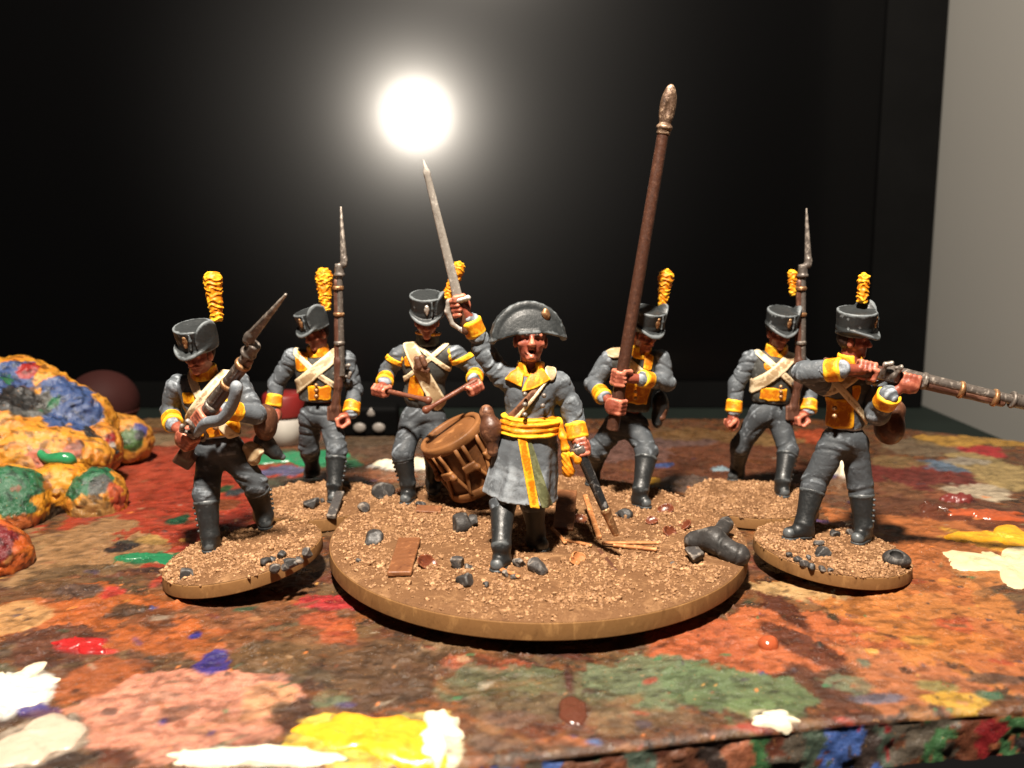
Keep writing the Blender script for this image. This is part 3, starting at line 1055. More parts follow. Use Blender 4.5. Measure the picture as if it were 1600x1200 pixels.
def place_joints(j, Y, hz):
    J = {}
    for sd in 'ab':                                   # feet first: they stand on the ground of the base
        px, py = j['T' + sd]
        q_ = G(px, py, 3)
        for _ in range(6):
            q_ = G(px, py, float(hz(q_[0], q_[1])) + .12)
        J['T' + sd] = q_
        a_ = j['A' + sd]
        J['A' + sd] = P(a_[0], a_[1], q_[1] + a_[2])
    for k, v_ in j.items():
        if k not in J:
            J[k] = v_ if isinstance(v_, np.ndarray) else P(v_[0], v_[1], Y + v_[2])
    return J




def soldier(label, group, org, Y, j, facing, hface, hup, hands, opt):
    """j: joints as (picture column, row, depth offset from Y); sides a and b are the two sides of the body"""
    t = thing('soldier_figurine', org, label, 'figurine', group)
    J = place_joints(j, Y, opt['hz'])
    s = opt.get('s', 1.0)
    seed = opt.get('seed', 1)
    Rt = frame(facing, J['neck'] - J['pel'])
    Rh = frame(hface, hup)
    hc = J['head']
    ur, uf, uu = Rt[:, 0], Rt[:, 1], Rt[:, 2]
    sw = np.linalg.norm(J['Sa'] - J['Sb'])
    # --- the body under the clothes: one surface with head and hands
    chest, belly = lerp(J['pel'], J['neck'], .66), lerp(J['pel'], J['neck'], .33)
    hipw = opt.get('hipw', 1.75) * s
    sa = 1 if (J['Sa'] - J['Sb']) @ ur > 0 else -1
    Ha, Hb = J['pel'] + ur * sa * hipw - uu * .6, J['pel'] - ur * sa * hipw - uu * .6
    body = [head(hc, Rh, s * opt.get('hs', 1.0), opt.get('mouth', False)), cap(hc - Rh[:, 2] * 1.1 * s - Rh[:, 1] * .3, J['neck'] - uu * .5, 1.25 * s, 1.5 * s),
            ell(chest, (sw * .3, 1.6, 2.6), Rt), ell(belly, (sw * .26, 1.5, 2.8), Rt), cap(J['Sa'], J['Sb'], .9)]
    for sd, H in (('a', Ha), ('b', Hb)):
        if 'E' + sd in J:
            body += [cap(J['S' + sd], J['E' + sd], .9, .8), cap(J['E' + sd], J['W' + sd], .8, .85 * s), cap(J['W' + sd], J['H' + sd], .85 * s, .7)]
        body += [cap(J['pel'], H, 1.2), cap(H, J['K' + sd], 1.2, 1.0), cap(J['K' + sd], J['A' + sd], 1.0, .8)]
    B_ = U(.35, *body)
    hs = []
    for sd, h_ in hands.items():
        hs.append(fist(J['H' + sd], h_[0], J['H' + sd] - J['W' + sd] if len(h_) < 4 else h_[3], h_[1], h_[2], opt.get('hand', .92)))
    B_ = U(.22, B_, *hs)
    sdf('body', B_, M['skin'], t, opt.get('h', .2))
    # --- hair at the back and sides
    hq = lambda x, y, z: hc + Rh @ (V(x, y, z) * s)
    hair = sub(ell(hq(0, -.5, .35), (1.95 * s, 1.95 * s, 1.9 * s), Rh), half(hq(0, -.45, 0), -Rh[:, 1]), .2)
    hair = U(.2, hair, cap(hq(1.6, .3, .6), hq(1.5, .3, -.6), .22 * s, .14 * s), cap(hq(-1.6, .3, .6), hq(-1.5, .3, -.6), .22 * s, .14 * s))
    sdf('hair', disp(hair, .08, 3, 1), M['hair'], t, .18)
    if opt.get('moustache'):
        mo = chain([hq(-.85, 1.45, -1.05), hq(-.3, 1.95, -.85), hq(0, 2.0, -.82), hq(.3, 1.95, -.85), hq(.85, 1.45, -1.05)], [.12, .24, .2, .24, .12])
        sdf('moustache', mo, opt['moustache'], t, .12)
    # --- jacket
    rA = opt.get('arm', (1.63, 1.4, 1.22))
    T = U(1.3, ell(chest, (sw * .43 + .2, 2.75 * s, 3.7 * s), Rt), ell(belly - uu * .2, (sw * .37 + .3, 2.45 * s, 3.3 * s), Rt), cap(lerp(J['Sa'], J['Sb'], .12), lerp(J['Sb'], J['Sa'], .12), 1.55 * s))
    if not opt.get('coat'):
        hem = J['hem'] if 'hem' in J else J['pel'] + uu * 1.0
        T = inter(T, half(hem, -uu), .3)
    sl = []
    for sd in 'ab':
        if 'E' + sd in J:
            A_, E_, W_ = J['S' + sd], J['E' + sd], J['W' + sd]
            sl.append(folds(U(.5, cap(A_, E_, rA[0] * s, rA[1] * s), cap(E_, W_, rA[1] * s, rA[2] * s)), .2, 1.05, seed + (3 if sd == 'a' else 8), W_ - A_))
    Tf = folds(T, .1, .9, seed)
    if not opt.get('coat'):
        sdf('jacket', Tf, opt.get('tm', M['torso_dark']), t, .19)
        for i, x in enumerate(sl):
            sdf('sleeve', x, opt.get('sm', M['jacket']), t, .17)
    # --- cuffs
    for sd in 'ab':
        if 'E' + sd in J:
            d_ = nrm(J['W' + sd] - J['E' + sd])
            e_ = J['W' + sd]
            cf = cyl(e_ - d_ * opt.get('cuff', 2.0), e_ + d_ * .25, rA[2] * s * 1.12, rA[2] * s * 1.2, .3)
            sdf('cuff', disp(cf, .08, 1.8, seed + 5), M['yellow'], t, .16)
    # --- collar
    nk = J['neck']
    cu = nrm(lerp(uu, Rh[:, 2], .4))
    col = cyl(nk - cu * .7, nk + cu * 1.25, 1.98 * s, 1.8 * s, .2)
    col = sub(col, cyl(nk - cu * 2, nk + cu * 3, 1.5 * s, 1.5 * s, .1), .1)
    col = sub(col, ell(nk + uf * 2.0 + cu * 1.0, (.55, 1.2, 1.2), Rt), .15)
    sdf('collar', disp(col, .05, 2, 4), opt.get('collar', M['yellow']), t, .15)
    # --- trousers and gaiters
    legs = []
    for sd, H in (('a', Ha), ('b', Hb)):
        K, A_ = J['K' + sd], J['A' + sd]
        bt = lerp(K, A_, opt.get('boot_top', .3))
        legs += [cap(H, K, 2.1 * s, 1.7 * s), cap(K, bt, 1.7 * s, 1.62 * s)]
    if opt.get('coat'):
        tr = U(.6, *legs)
    else:
        tr = U(.8, ell(J['pel'] + uu * .3, (hipw + 1.75 * s, 2.45 * s, 2.6 * s), Rt), *legs)
    sdf('trousers', folds(tr, .19, .72, seed + 11, V(.1, .1, 1)), M['trousers'], t, .19)
    for sd in 'ab':
        K, A_, Tt = J['K' + sd], J['A' + sd], J['T' + sd]
        bt = lerp(K, A_, opt.get('boot_top', .3))
        d_ = nrm(A_ - bt)
        heel = V(A_[0], A_[1], Tt[2]) + V(0, 0, .75)
        toe = Tt + V(0, 0, .65)
        hd = nrm((toe - heel) * V(1, 1, 0))
        bo = U(.7, cap(bt, A_, 1.7 * s, 1.18 * s), cap(A_, heel - hd * .3, 1.2 * s, 1.1 * s), cap(heel - hd * .5, toe - hd * .45 * s, 1.1 * s, .95 * s))
        bo = U(.15, bo, cyl(bt - d_ * .55, bt + d_ * .05, 1.84 * s, 1.8 * s, .2), cyl(A_ + V(0, 0, .1), A_ + V(0, 0, .1) + d_ * .45, 1.36 * s, 1.36 * s, .2))
        bo = inter(bo, half(Tt - V(0, 0, .1), DOWN), .1)
        b_ = sdf('boot', disp(bo, .05, 1.4, seed + 2), M['boot'], t, .2)
        sol = inter(U(.3, cap(heel - hd * .35 - V(0, 0, .5), toe - hd * .45 * s - V(0, 0, .5), 1.2 * s, 1.06 * s)), slab(Tt + V(0, 0, -.05), (0, 0, 1), .28), .1)
        sdf('sole', sol, M['boot'], b_, .18)
        if opt.get('gaiter_buttons', True):
            o_ = nrm(np.cross(d_, hd)) * (1 if sd == 'b' else -1)
            if o_[0] * (1 if sd == 'b' else -1) < 0:
                o_ = -o_
            bb = [ell(lerp(bt, A_, q_) + o_ * (1.84 - .45 * q_) * s, (.24,) * 3) for q_ in (.08, .27, .46, .65, .84)]
            sdf('gaiter_buttons', U(.05, *bb), M['boot'], b_, .14)
    return t, J, dict(T=T, Rt=Rt, Rh=Rh, hc=hc, uu=uu, uf=uf, ur=ur, chest=chest, belly=belly, s=s, sl=sl, seed=seed, Ha=Ha, Hb=Hb, sw=sw)


def belt(t, T, p1, p2, w, m, name='cross_belt', thick=.3, front=None, view=V(0, 1, .05)):
    """a strap that hugs the torso T, passing over p1 and p2"""
    n = np.cross(np.asarray(p2) - np.asarray(p1), view)
    A = inter(off(T, thick), slab(p1, n, w), .12)
    if front is not None:
        A = inter(A, half(*front), .1)
    A = F(A.f, T.lo - thick, T.hi + thick)
    return sdf(name, disp(A, .04, 1.3, 2), m, t, .16)


def facing_patch(t, T, c, r, R, m, name, thick=.16, seed=4):
    A = inter(off(T, thick), disp(rbox(c, np.array(r) * V(.86, 1.3, .9), .35, R), .28, 1.3, seed), .1)
    return sdf(name, disp(A, .07, 2.2, seed), m, t, .15)


def buttons(t, pts, m=None, r=.32):
    for p_ in pts:
        sdf('button', ell(p_, (r, r, r)), m or M['brass'], t, .12)


# ------------------------------------------------------------------ the musket, modelled once along +z, butt at the origin
def make_musket():
    t = thing('musket', (0, 0, 0), '', 'musket', 'muskets carried by the figurines')
    st = U(.5, rbox((0, 1.15, 1.1), (.62, 1.15, 1.3), .3), cap((0, .95, 2.2), (0, .25, 6.0), .78, .62), cap((0, .25, 6.0), (0, .1, 10), .75, .8), cap((0, .18, 10), (0, .15, 23.5), .68, .52))
    sdf('stock', disp(st, .03, 1.5, 2), M['wood'], t, .17)
    br = U(.1, cyl((0, -.35, 7.6), (0, -.35, 25.6), .62, .5, .12))
    sdf('barrel', disp(br, .02, 2, 3), M['gun'], t, .14)
    for z in (13.2, 18.0, 22.4):
        sdf('barrel_band', cyl((0, -.1, z - .35), (0, -.1, z + .35), .95, .93, .25), M['brass'] if z > 15 else M['gun'], t, .14)
    lk = U(.15, rbox((.72, 0, 8.2), (.25, .55, 1.6), .15), cap((.95, -.2, 7.6), (1.05, -1.25, 7.3), .3, .26), cap((1.05, -1.25, 7.3), (1.0, -1.5, 8.1), .3, .3), cap((.95, -.4, 9.1), (.95, -1.3, 9.4), .28, .32), cap((.95, -1.3, 9.4), (.9, -1.1, 8.8), .22, .2), ell((.95, -.2, 9.0), (.3, .5, .5)))
    sdf('lock', lk, M['gun'], t, .13)
    gd = chain([(0, .55, 5.6), (0, 1.45, 6.4), (0, 1.5, 7.4), (0, .8, 8.3)], [.2, .24, .24, .2])
    sdf('trigger_guard', gd, M['gun'], t, .13)
    bay = U(.12, cyl((0, -.35, 24.4), (0, -.35, 26.4), .78, .72, .15), cyl((0, -.35, 24.3), (0, -.35, 24.8), .92, .92, .15), chain([(0, -.35, 26.0), (0, -1.2, 26.3), (0, -1.3, 27.2)], [.5, .5, .5]), ell((0, -1.25, 26.9), (.45, .62, .8)))
    bl = inter(cap((0, -1.2, 26.8), (0, -.85, 35.6), .6, .16), slab((0, 0, 0), (1, 0, 0), .3), .15)
    sdf('bayonet', U(.15, bay, bl), M['gun'], t, .14)
    return t


def place(t, a, b, side, k=1.0):
    """put a thing modelled along +z so that it runs from a towards b, with its -y (barrel) side turned towards `side`"""
    z = nrm(np.asarray(b) - np.asarray(a))
    y = -np.asarray(side, float)
    y = nrm(y - z * (y @ z))
    x = np.cross(y, z)
    x, y = x * k, y * k
    t.matrix_world = Matrix(((x[0], y[0], z[0], a[0] * S), (x[1], y[1], z[1], a[1] * S), (x[2], y[2], z[2], a[2] * S), (0, 0, 0, 1)))
    return t
# ------------------------------------------------------------------ bases
_ico = [(0, 0, 1)] + [(.894 * math.cos(k * 1.2566), .894 * math.sin(k * 1.2566), .447) for k in range(5)] + [(.894 * math.cos(k * 1.2566 + .628), .894 * math.sin(k * 1.2566 + .628), -.447) for k in range(5)] + [(0, 0, -1)]
_icof = [(0, 1 + k, 1 + (k + 1) % 5) for k in range(5)] + [(1 + k, 6 + k, 1 + (k + 1) % 5) for k in range(5)] + [(6 + k, 6 + (k + 1) % 5, 1 + (k + 1) % 5) for k in range(5)] + [(11, 6 + (k + 1) % 5, 6 + k) for k in range(5)]
_ico, _icof = np.array(_ico), np.array(_icof)


def grit(parent, pts, sizes, seed, m):
    rs = np.random.RandomState(seed)
    n = len(pts)
    ra = rs.normal(size=(n, 12, 3)) * .16
    ang = rs.uniform(0, 6.28, n)
    sq = np.stack((rs.uniform(.7, 1.5, n), rs.uniform(.6, 1.1, n), rs.uniform(.7, 1.15, n)), 1)
    v = (_ico[None] + ra) * sq[:, None, :] * sizes[:, None, None]
    c, s_ = np.cos(ang)[:, None], np.sin(ang)[:, None]
    v = np.stack((v[..., 0] * c - v[..., 1] * s_, v[..., 0] * s_ + v[..., 1] * c, v[..., 2]), -1) + pts[:, None, :]
    f_ = (_icof[None] + (np.arange(n) * 12)[:, None, None]).reshape(-1, 3)
    return tag(raw('grit', v.reshape(-1, 3), f_, m, parent, smooth=False), kind='stuff')


def rock(parent, c, r, seed, m=None, name='rock', flat=.8, h=.2):
    """an angular pebble: an ellipsoid cut by random planes"""
    rs = np.random.RandomState(seed)
    r = np.array((r * rs.uniform(.9, 1.25), r * rs.uniform(.8, 1.1), r * flat)) if np.isscalar(r) else np.array(r)
    A = ell(c, r, frame(rs.normal(size=3) * V(1, 1, .25), V(0, 0, 1)))
    for i in range(9):
        n = nrm(rs.normal(size=3))
        A = inter(A, half(np.asarray(c) + n * r.min() * rs.uniform(.62, .98), n), .02 * r.min() + .01)
    return sdf(name, disp(disp(A, .06 * r.min(), 2.2 / r.min(), seed), .03, 4.5, seed + 1), m or M['rock'], parent, h)


def make_base(label, cx, cy, R0, z0, z1, mound, seed, tilt=(0, 0), ngrit=2000, bevel=.5, small=False):
    """round scenic base: rim, earth, grit"""
    t = thing('scenic_base', (cx, cy, z0), label, 'base', 'round scenic bases under the figurines')
    nx, ny = tilt

    def tz(x, y):
        return (x - cx) * nx + (y - cy) * ny
    prof = [(R0 * .8, z0 - .0), (R0 - bevel * .2 - .05, z0), (R0 - bevel * .2, z0 + .03), (R0 - bevel * .18, z0 + .12), (R0 - bevel * .3, z1 - .12), (R0 - bevel * .34, z1 - .03), (R0 - bevel * .4, z1), (R0 - bevel * .4 - .1, z1 + .02), (R0 - 1.2, z1 + .05)]
    v, f_ = lathe(prof, 160 if not small else 110, (cx, cy, 0), None, True, True)
    v = [V(q[0], q[1], q[2] + tz(q[0], q[1])) for q in v]
    raw('rim', v, f_, M['rim'], t)
    rs = np.random.RandomState(seed)

    def hz(x, y):
        x, y = np.asarray(x, float), np.asarray(y, float)
        rr = np.sqrt((x - cx) ** 2 + (y - cy) ** 2) / R0
        e_ = np.clip((1 - rr) / (.13 if small else .06), 0, 1)
        e_ = e_ * e_ * (3 - 2 * e_)
        hgt = (fbm2(x * .35 + 50, y * .35 + 50, seed) * 1.2 - .25 + (fbm2(x * 1.6, y * 1.6, seed + 5) - .5) * .55) * (.6 if not small else .5)
        return z1 + tz(x, y) + .04 + e_ * (hgt * .8 + mound * np.clip(1 - rr, 0, 1) ** .7 + .12)
    nr_, na_ = int(R0 / .33), int(R0 * 6.28 / .42)
    vv, fc = [], []
    rr_ = np.linspace(0.001, R0 - bevel * .42 - .05, nr_)
    aa = np.linspace(0, 2 * math.pi, na_, endpoint=False)
    RR, AA = np.meshgrid(rr_, aa, indexing='ij')
    X, Y_ = cx + RR * np.cos(AA), cy + RR * np.sin(AA)
    Z = hz(X, Y_)
    gi = np.arange(nr_ * na_).reshape(nr_, na_)
    q = np.stack((gi[:-1], gi[1:], np.roll(gi[1:], -1, 1), np.roll(gi[:-1], -1, 1)), -1).reshape(-1, 4)
    raw('earth', np.stack((X, Y_, Z), -1).reshape(-1, 3), q, M['earth'], t)
    # grit, in drifts
    k = ngrit * 4
    a, r = rs.uniform(0, 6.283, k), R0 * np.sqrt(rs.uniform(size=k)) * .985
    x, y = cx + r * np.cos(a), cy + r * np.sin(a)
    ok = rs.uniform(size=k) < np.clip((fbm2(x * .25 + 9, y * .25, seed + 3) - .30) * 4.5, .2, 1)
    a, r, x, y = (q_[ok][:ngrit] for q_ in (a, r, x, y))
    sz = .08 + .22 * rs.uniform(size=len(x)) ** 2.4 + np.where(rs.uniform(size=len(x)) < .03, .26, 0)
    sz = np.where(r > R0 * .95, sz * .7, sz)
    pts = np.stack((x, y, hz(x, y) + sz * .2), 1)
    grit(t, pts, sz, seed, M['grain'])
    return t, hz


# ------------------------------------------------------------------ the five bases
base_big, hz_big = make_base('large round base of brown earth and stones under the officer and drummer', 3.7, 0, 30, 2.0, 4.1, .25, 5, (0, 0), 13500, .5)
v, f = lathe([(25, 0.02), (25.2, 1.99)], 64, (3.7, 0, 0), None, True, True)
raw('underside', v, f, M['rock2'], base_big)
base_A, hz_A = make_base('small tilted round base under the soldier with the grey musket sling', -37.3, -6.6, 10.9, 1.9, 3.6, .5, 6, (.16, .02), 2900, .7, True)
base_B, hz_B = make_base('small round base behind the tilted one, with a stone slab on it', -33.2, 21.2, 11, .25, 2.2, .9, 7, (0, 0), 2900, .7, True)
base_F, hz_F = make_base('small round base heaped with loose brown grit, tan rim showing', 41.3, 22.6, 11.4, .3, 2.0, 1.1, 8, (0, 0), 3300, .9, True)
base_G, hz_G = make_base('small round base under the soldier taking aim, with a hollow stone', 45.6, -3.4, 10.9, 1.25, 2.9, .6, 9, (-.085, 0), 2900, .7, True)


def on(px, py, hz):
    q_ = G(px, py, 3)
    for _ in range(6):
        q_ = G(px, py, float(hz(q_[0], q_[1])))
    return q_


FROWN = M['hair']
GR = 'painted figurines of soldiers'
musket0 = make_musket()
mus = [musket0] + [copy_tree(musket0) for _ in range(3)]
for m_, lb in zip(mus, ('musket held slantwise with a grey sling, bayonet pointing up at the viewer', 'upright musket with bayonet on the shoulder of the soldier with folded hat flap', 'upright musket with bayonet shouldered behind the aiming soldier', 'musket levelled sideways by the soldier taking aim')):
    m_['label'] = lb

# --- A: advancing with the musket held across the body
Y = -1.0
mA, mB = P(271, 716, Y - 2.2), P(414, 526, Y - 14.5)
zA = nrm(mB - mA)
place(mus[0], mA, mB, V(-.75, -.25, .6), 1.15)
j = dict(head=(311, 555, -2.2), neck=(319, 584, -.6), pel=(343, 702, 0), hem=(338, 682, -.5), Sa=(278, 602, .2), Sb=(373, 598, -.4), Ea=(265, 642, 1.2), Wa=(270, 662, -2), Ha=mA + zA * 5.2,
         Eb=(399, 648, -1.8), Wb=(356, 641, -4.8), Hb=mA + zA * 10.6, Ka=(322, 772, -3), Aa=(328, 836, 1.2), Ta=(326, 862), Kb=(399, 757, .5), Ab=(413, 804, 1.4), Tb=(415, 826))
t, J, I = soldier('moustached soldier advancing with musket held across his chest on the tilted base', GR, (-37.3, -6.6, 3.6), Y, j, V(-.15, -1, 0), V(-.28, -1, -.30), V(-.05, -.28, 1),
                  {'a': (zA, .75, 1), 'b': (zA, .75, 1)}, dict(hz=hz_A, seed=1, moustache=M['skin'], tm=M['jacket'], boot_top=.24, hipw=1.6))
hat = shako(t, I['hc'] + I['Rh'] @ V(0, -.1, 1.45), I['Rh'], 1.02)
plume(hat, P(339, 503, Y - 1), P(332, 432, Y - .5), .85, 1.25, 1)
T = I['T']
belt(t, T, P(288, 585, Y - 3), P(330, 645, Y - 3), .62, M['cream'])
belt(t, T, P(350, 577, Y - 3), P(296, 648, Y - 3), .62, M['cream'])
facing_patch(t, T, P(336, 672, Y - 2.6), (2.9, 2.2, 1.1), I['Rt'], M['waist'], 'waistcoat')
facing_patch(t, T, P(371, 640, Y - 2.4), (1.6, 2.2, 1.9), I['Rt'], M['waist'], 'turnback')
facing_patch(t, T, P(296, 622, Y - 2.4), (1.3, 2.2, .9), I['Rt'], M['waist'], 'turnback')
buttons(t, [P(337, 668, Y - 3.4)], r=.42)
hv = disp(U(.6, ell(P(415, 660, Y + .5), (1.7, 2.2, 2.6)), ell(P(410, 648, Y + .3), (1.0, 1.8, 1.3))), .1, 1, 3)
sdf('haversack', hv, M['leather'], t, .18)
sdf('pack_roll', disp(chain([P(391, 702, Y), P(396, 716, Y - .5), P(402, 704, Y - .3)], [1.1, .9, 1.0], .4), .15, 2, 5), M['cream'], t, .17)
sc_ = chain([P(412, 690, Y + 1), P(430, 708, Y + 1.2), P(441, 714, Y + 1.2)], [1.5, .9, .5], .4)
sdf('cartridge_box', disp(sc_, .05, 1.5, 2), M['boot'], t, .17)
sp_ = spline([mA + zA * 8 + V(.3, -.9, -.7), P(322, 661, Y - 8.6), P(346, 655, Y - 10.2), P(363, 632, Y - 11.4), P(370, 604, Y - 12), mA + zA * 17.8 + V(.6, -.3, -.6)], 5)
sg = chain(sp_, list(np.interp(np.linspace(0, 1, len(sp_)), (0, .2, .8, 1), (.5, .68, .68, .45))), .3)
so = sdf('sling', sg, M['sling'], None, .15, org=mA)
so.parent = mus[0]
so.matrix_parent_inverse = mus[0].matrix_world.inverted()

# --- B: standing at shoulder arms, looking aside
Y = 25.0
uA, uB = P(532, 657, Y - 2.6), P(527, 410, Y - 1.4)
zB = nrm(uB - uA)
place(mus[1], uA, uB, V(1, -.25, 0))
j = dict(head=(494, 523, -1), neck=(497, 550, 0), pel=(501, 648, 0), hem=(501, 627, -1), Sa=(457, 558, .2), Sb=(541, 562, .6), Ea=(432, 600, .6), Wa=(427, 634, -.8), Ha=(429, 650, -1.2),
         Eb=(554, 610, 1.2), Wb=(549, 644, -1.4), Hb=uA + V(.2, .2, -.2), Ka=(483, 698, 1.5), Aa=(488, 728, 1.6), Ta=(480, 745), Kb=(526, 702, -4), Ab=(522, 757, 1.5), Tb=(519, 784))
t, J, I = soldier('soldier with head turned aside, shouldering an upright musket behind the tilted base', GR, (-33.2, 21.2, 2.3), Y, j, V(-.1, -1, 0), V(-.62, -.9, -.3), V(-.22, -.1, 1),
                  {'a': (V(.1, -1, -.2), .35, -1), 'b': (V(.3, -.9, .1), .55, 1, V(-1, -.2, 0))}, dict(hz=hz_B, seed=4, tm=M['torso_dark']))
hat = shako(t, I['hc'] + I['Rh'] @ V(0, -.1, 1.45), I['Rh'], 1.0)
plume(hat, P(509, 486, Y + .2), P(506, 428, Y + .6), .85, 1.45, 2)
T = I['T']
belt(t, T, P(535, 545, Y - 3), P(462, 606, Y - 3), 1.05, M['cream'])
belt(t, T, P(463, 560, Y - 3), P(530, 612, Y - 3), .5, M['cream'], 'thin_belt', .2)
facing_patch(t, T, P(498, 615, Y - 2.6), (2.3, 2.3, 1.5), I['Rt'], M['waist'], 'waistcoat')
facing_patch(t, T, P(469, 566, Y - 2.4), (1.2, 2.2, 1.7), I['Rt'], M['waist'], 'lapel')
buttons(t, [P(494, y_, Y - 3.3) for y_ in (602, 610, 619)], r=.36)

# --- C: the drummer
Y = 17.0
j = dict(head=(667, 504, -1), neck=(668, 531, 0), pel=(661, 652, .5), hem=(664, 637, 0), Sa=(626, 554, 0), Sb=(709, 553, 0), Ea=(606, 580, 1), Wa=(601, 597, -2.2), Ha=(595, 609, -4),
         Eb=(747, 577, 1), Wb=(741, 592, -2.2), Hb=(741, 605, -4), Ka=(629, 708, -3), Aa=(637, 754, 2.2), Ta=(633, 787), Kb=(680, 708, -1.5), Ab=(677, 752, 1.5), Tb=(678, 772))
st1, st2 = (P(600, 610, Y - 4.2), P(672, 626, Y - 8)), (P(738, 598, Y - 4.2), P(663, 642, Y - 8.5))
t, J, I = soldier('drummer in yellow shoulder wings beating his drum behind the officer', GR, (-13.5, 16.5, 3.6), Y, j, V(.05, -1, 0), V(.05, -1, -.28), V(.02, -.25, 1),
                  {'a': (st1[1] - st1[0], .42, -1, V(0, -1, -.5)), 'b': (st2[1] - st2[0], .42, 1, V(0, -1, -.5))}, dict(hz=hz_big, seed=7, cuff=1.6, boot_top=.22, collar=M['torso_dark'], arm=(1.6, 1.4, 1.2)))
hat = shako(t, I['hc'] + I['Rh'] @ V(0, -.1, 1.5), I['Rh'], 1.0, 'steel', 1.1)
plume(hat, P(698, 468, Y + .8), P(717, 416, Y + 1), .8, 1.1, 3)
T = I['T']
nk = J['neck']
sdf('collar_piping', sub(sub(cyl(nk + I['uu'] * .85, nk + I['uu'] * 1.3, 2.06, 2.06, .15), cyl(nk - I['uu'], nk + I['uu'] * 3, 1.62, 1.62, .1), .1), ell(nk + I['uf'] * 2.1 + I['uu'] * 1.1, (.5, 1, 1)), .1), M['yellow'], t, .13)
belt(t, T, P(640, 545, Y - 3), P(682, 630, Y - 3), 1.15, M['cream'], 'drum_sling', .36)
belt(t, T, P(655, 545, Y - 3), P(700, 582, Y - 3), .36, M['cream'], 'thin_belt', .22)
belt(t, T, P(697, 540, Y - 3), P(628, 598, Y - 3), .4, M['cream'], 'thin_belt', .2)
sdf('stick_holder', U(.1, cap(P(651, 561, Y - 3.3), P(655, 573, Y - 3.5), .5), cap(P(659, 559, Y - 3.4), P(664, 570, Y - 3.6), .5), rbox(P(659, 576, Y - 3.0), (1.3, .7, .4), .2, frame(V(0, -1, 0), V(.3, 0, 1)))), M['leather'], t, .13)
facing_patch(t, T, P(650, 606, Y - 2.6), (1.5, 2.3, 2.3), I['Rt'], M['waist'], 'waistcoat')
facing_patch(t, T, P(638, 566, Y - 2.4), (.7, 2.3, .9), I['Rt'], M['waist'], 'lapel')
for sd, sx in (('a', -1), ('b', 1)):
    A_ = J['S' + sd]
    w_ = inter(off(I['sl'][0 if sd == 'a' else 1], .2), slab(A_ + V(sx * .2, 0, -1.3), V(sx * .45, 0, -1), .42), .1)
    w2 = inter(off(I['sl'][0 if sd == 'a' else 1], .2), slab(A_ + V(-sx * .75, 0, 0), V(1, 0, sx * .2), .38), .1)
    w2 = inter(w2, half(A_ + V(0, 0, -1.2), DOWN), .1)
    sdf('shoulder_wing', U(.1, w_, w2), M['yellow'], t, .14)
for a_, b_, lb in ((st1[0], st1[1], 'brown drumstick in the hand away from the officer'), (st2[0], st2[1], 'brown drumstick in the hand beside the officer')):
    d_ = nrm(b_ - a_)
    sk = U(.3, cap(a_ - d_ * .8, b_ - d_ * .6, .42, .34), ell(b_ - d_ * .3, (.55, .55, .55)), cap(b_ - d_ * 1.6, b_ - d_ * .3, .34, .55))
    tag(sdf('drumstick', sk, M['stick'], None, .13, org=a_), lb, 'drumstick', 'drumsticks')
# the drum
dc, dax = P(704, 676, Y - 6.5), nrm(V(.46, .17, -.87))
Rd = frame(nrm(np.cross(dax, (0, 1, 0))), -dax)
DR, DL = 4.95, 10.2
dm = thing('drum', dc + dax * DL, 'tan military side drum tilted between the drummer and the officer', 'drum')


def dl(prof, name, m, parent=None, c0=False, c1=False):
    v, f = lathe([(r, -z) for r, z in prof], 56, dc, Rd, c0, c1)
    f = [tuple(reversed(q_)) for q_ in f]
    return raw(name, v, f, m, parent or dm)


dl([(4.55, .55), (4.6, 1.6), (4.62, DL * .5), (4.6, DL - 1.4), (4.5, DL - .2)], 'shell', M['drumdark'], None, False, True)
o_ = dl([(.05, .1), (2.5, .08), (4.3, .06), (4.5, .3)], 'drumhead', M['drum'])
dl([(4.4, .55), (4.4, -.15), (4.6, -.3), (5.15, -.3), (5.32, -.1), (5.32, 1.05), (5.15, 1.25), (4.5, 1.25)], 'hoop', M['drum'])
dl([(4.5, DL - 1.7), (5.1, DL - 1.7), (5.25, DL - 1.5), (5.25, DL - .5), (5.1, DL - .3), (4.4, DL - .3)], 'hoop', M['drum'])


def dp(ang, r, z):
    return dc + Rd @ V(r * math.cos(ang), r * math.sin(ang), -z)


for k in range(8):
    a0 = 2 * math.pi * k / 8 + .15
    for s_ in (-1, 1):
        pts = [dp(a0 + .12 * s_, 5.2, .9), dp(a0 + .13 * s_, 5.05, 2.4), dp(a0 + .12 * s_, 4.95, 4.6), dp(a0 + .39 * s_, 4.95, DL - 2.2), dp(a0 + .39 * s_, 5.2, DL - 1.2)]
        v, f = tube(pts, [.33, .34, .32, .28, .28], 8)
        raw('rope', v, f, M['drum'], dm)
    ear = U(.2, rbox(dp(a0, 5.1, 4.7), (1.15, .4, .75), .28, Rd @ np.array(((-math.sin(a0), math.cos(a0), 0), (math.cos(a0), math.sin(a0), 0), (0, 0, 1))).T), ell(dp(a0 + .18, 5.3, 5.1), (.6, .6, .6)))
    sdf('tug_ear', ear, M['drum'], dm, .17)

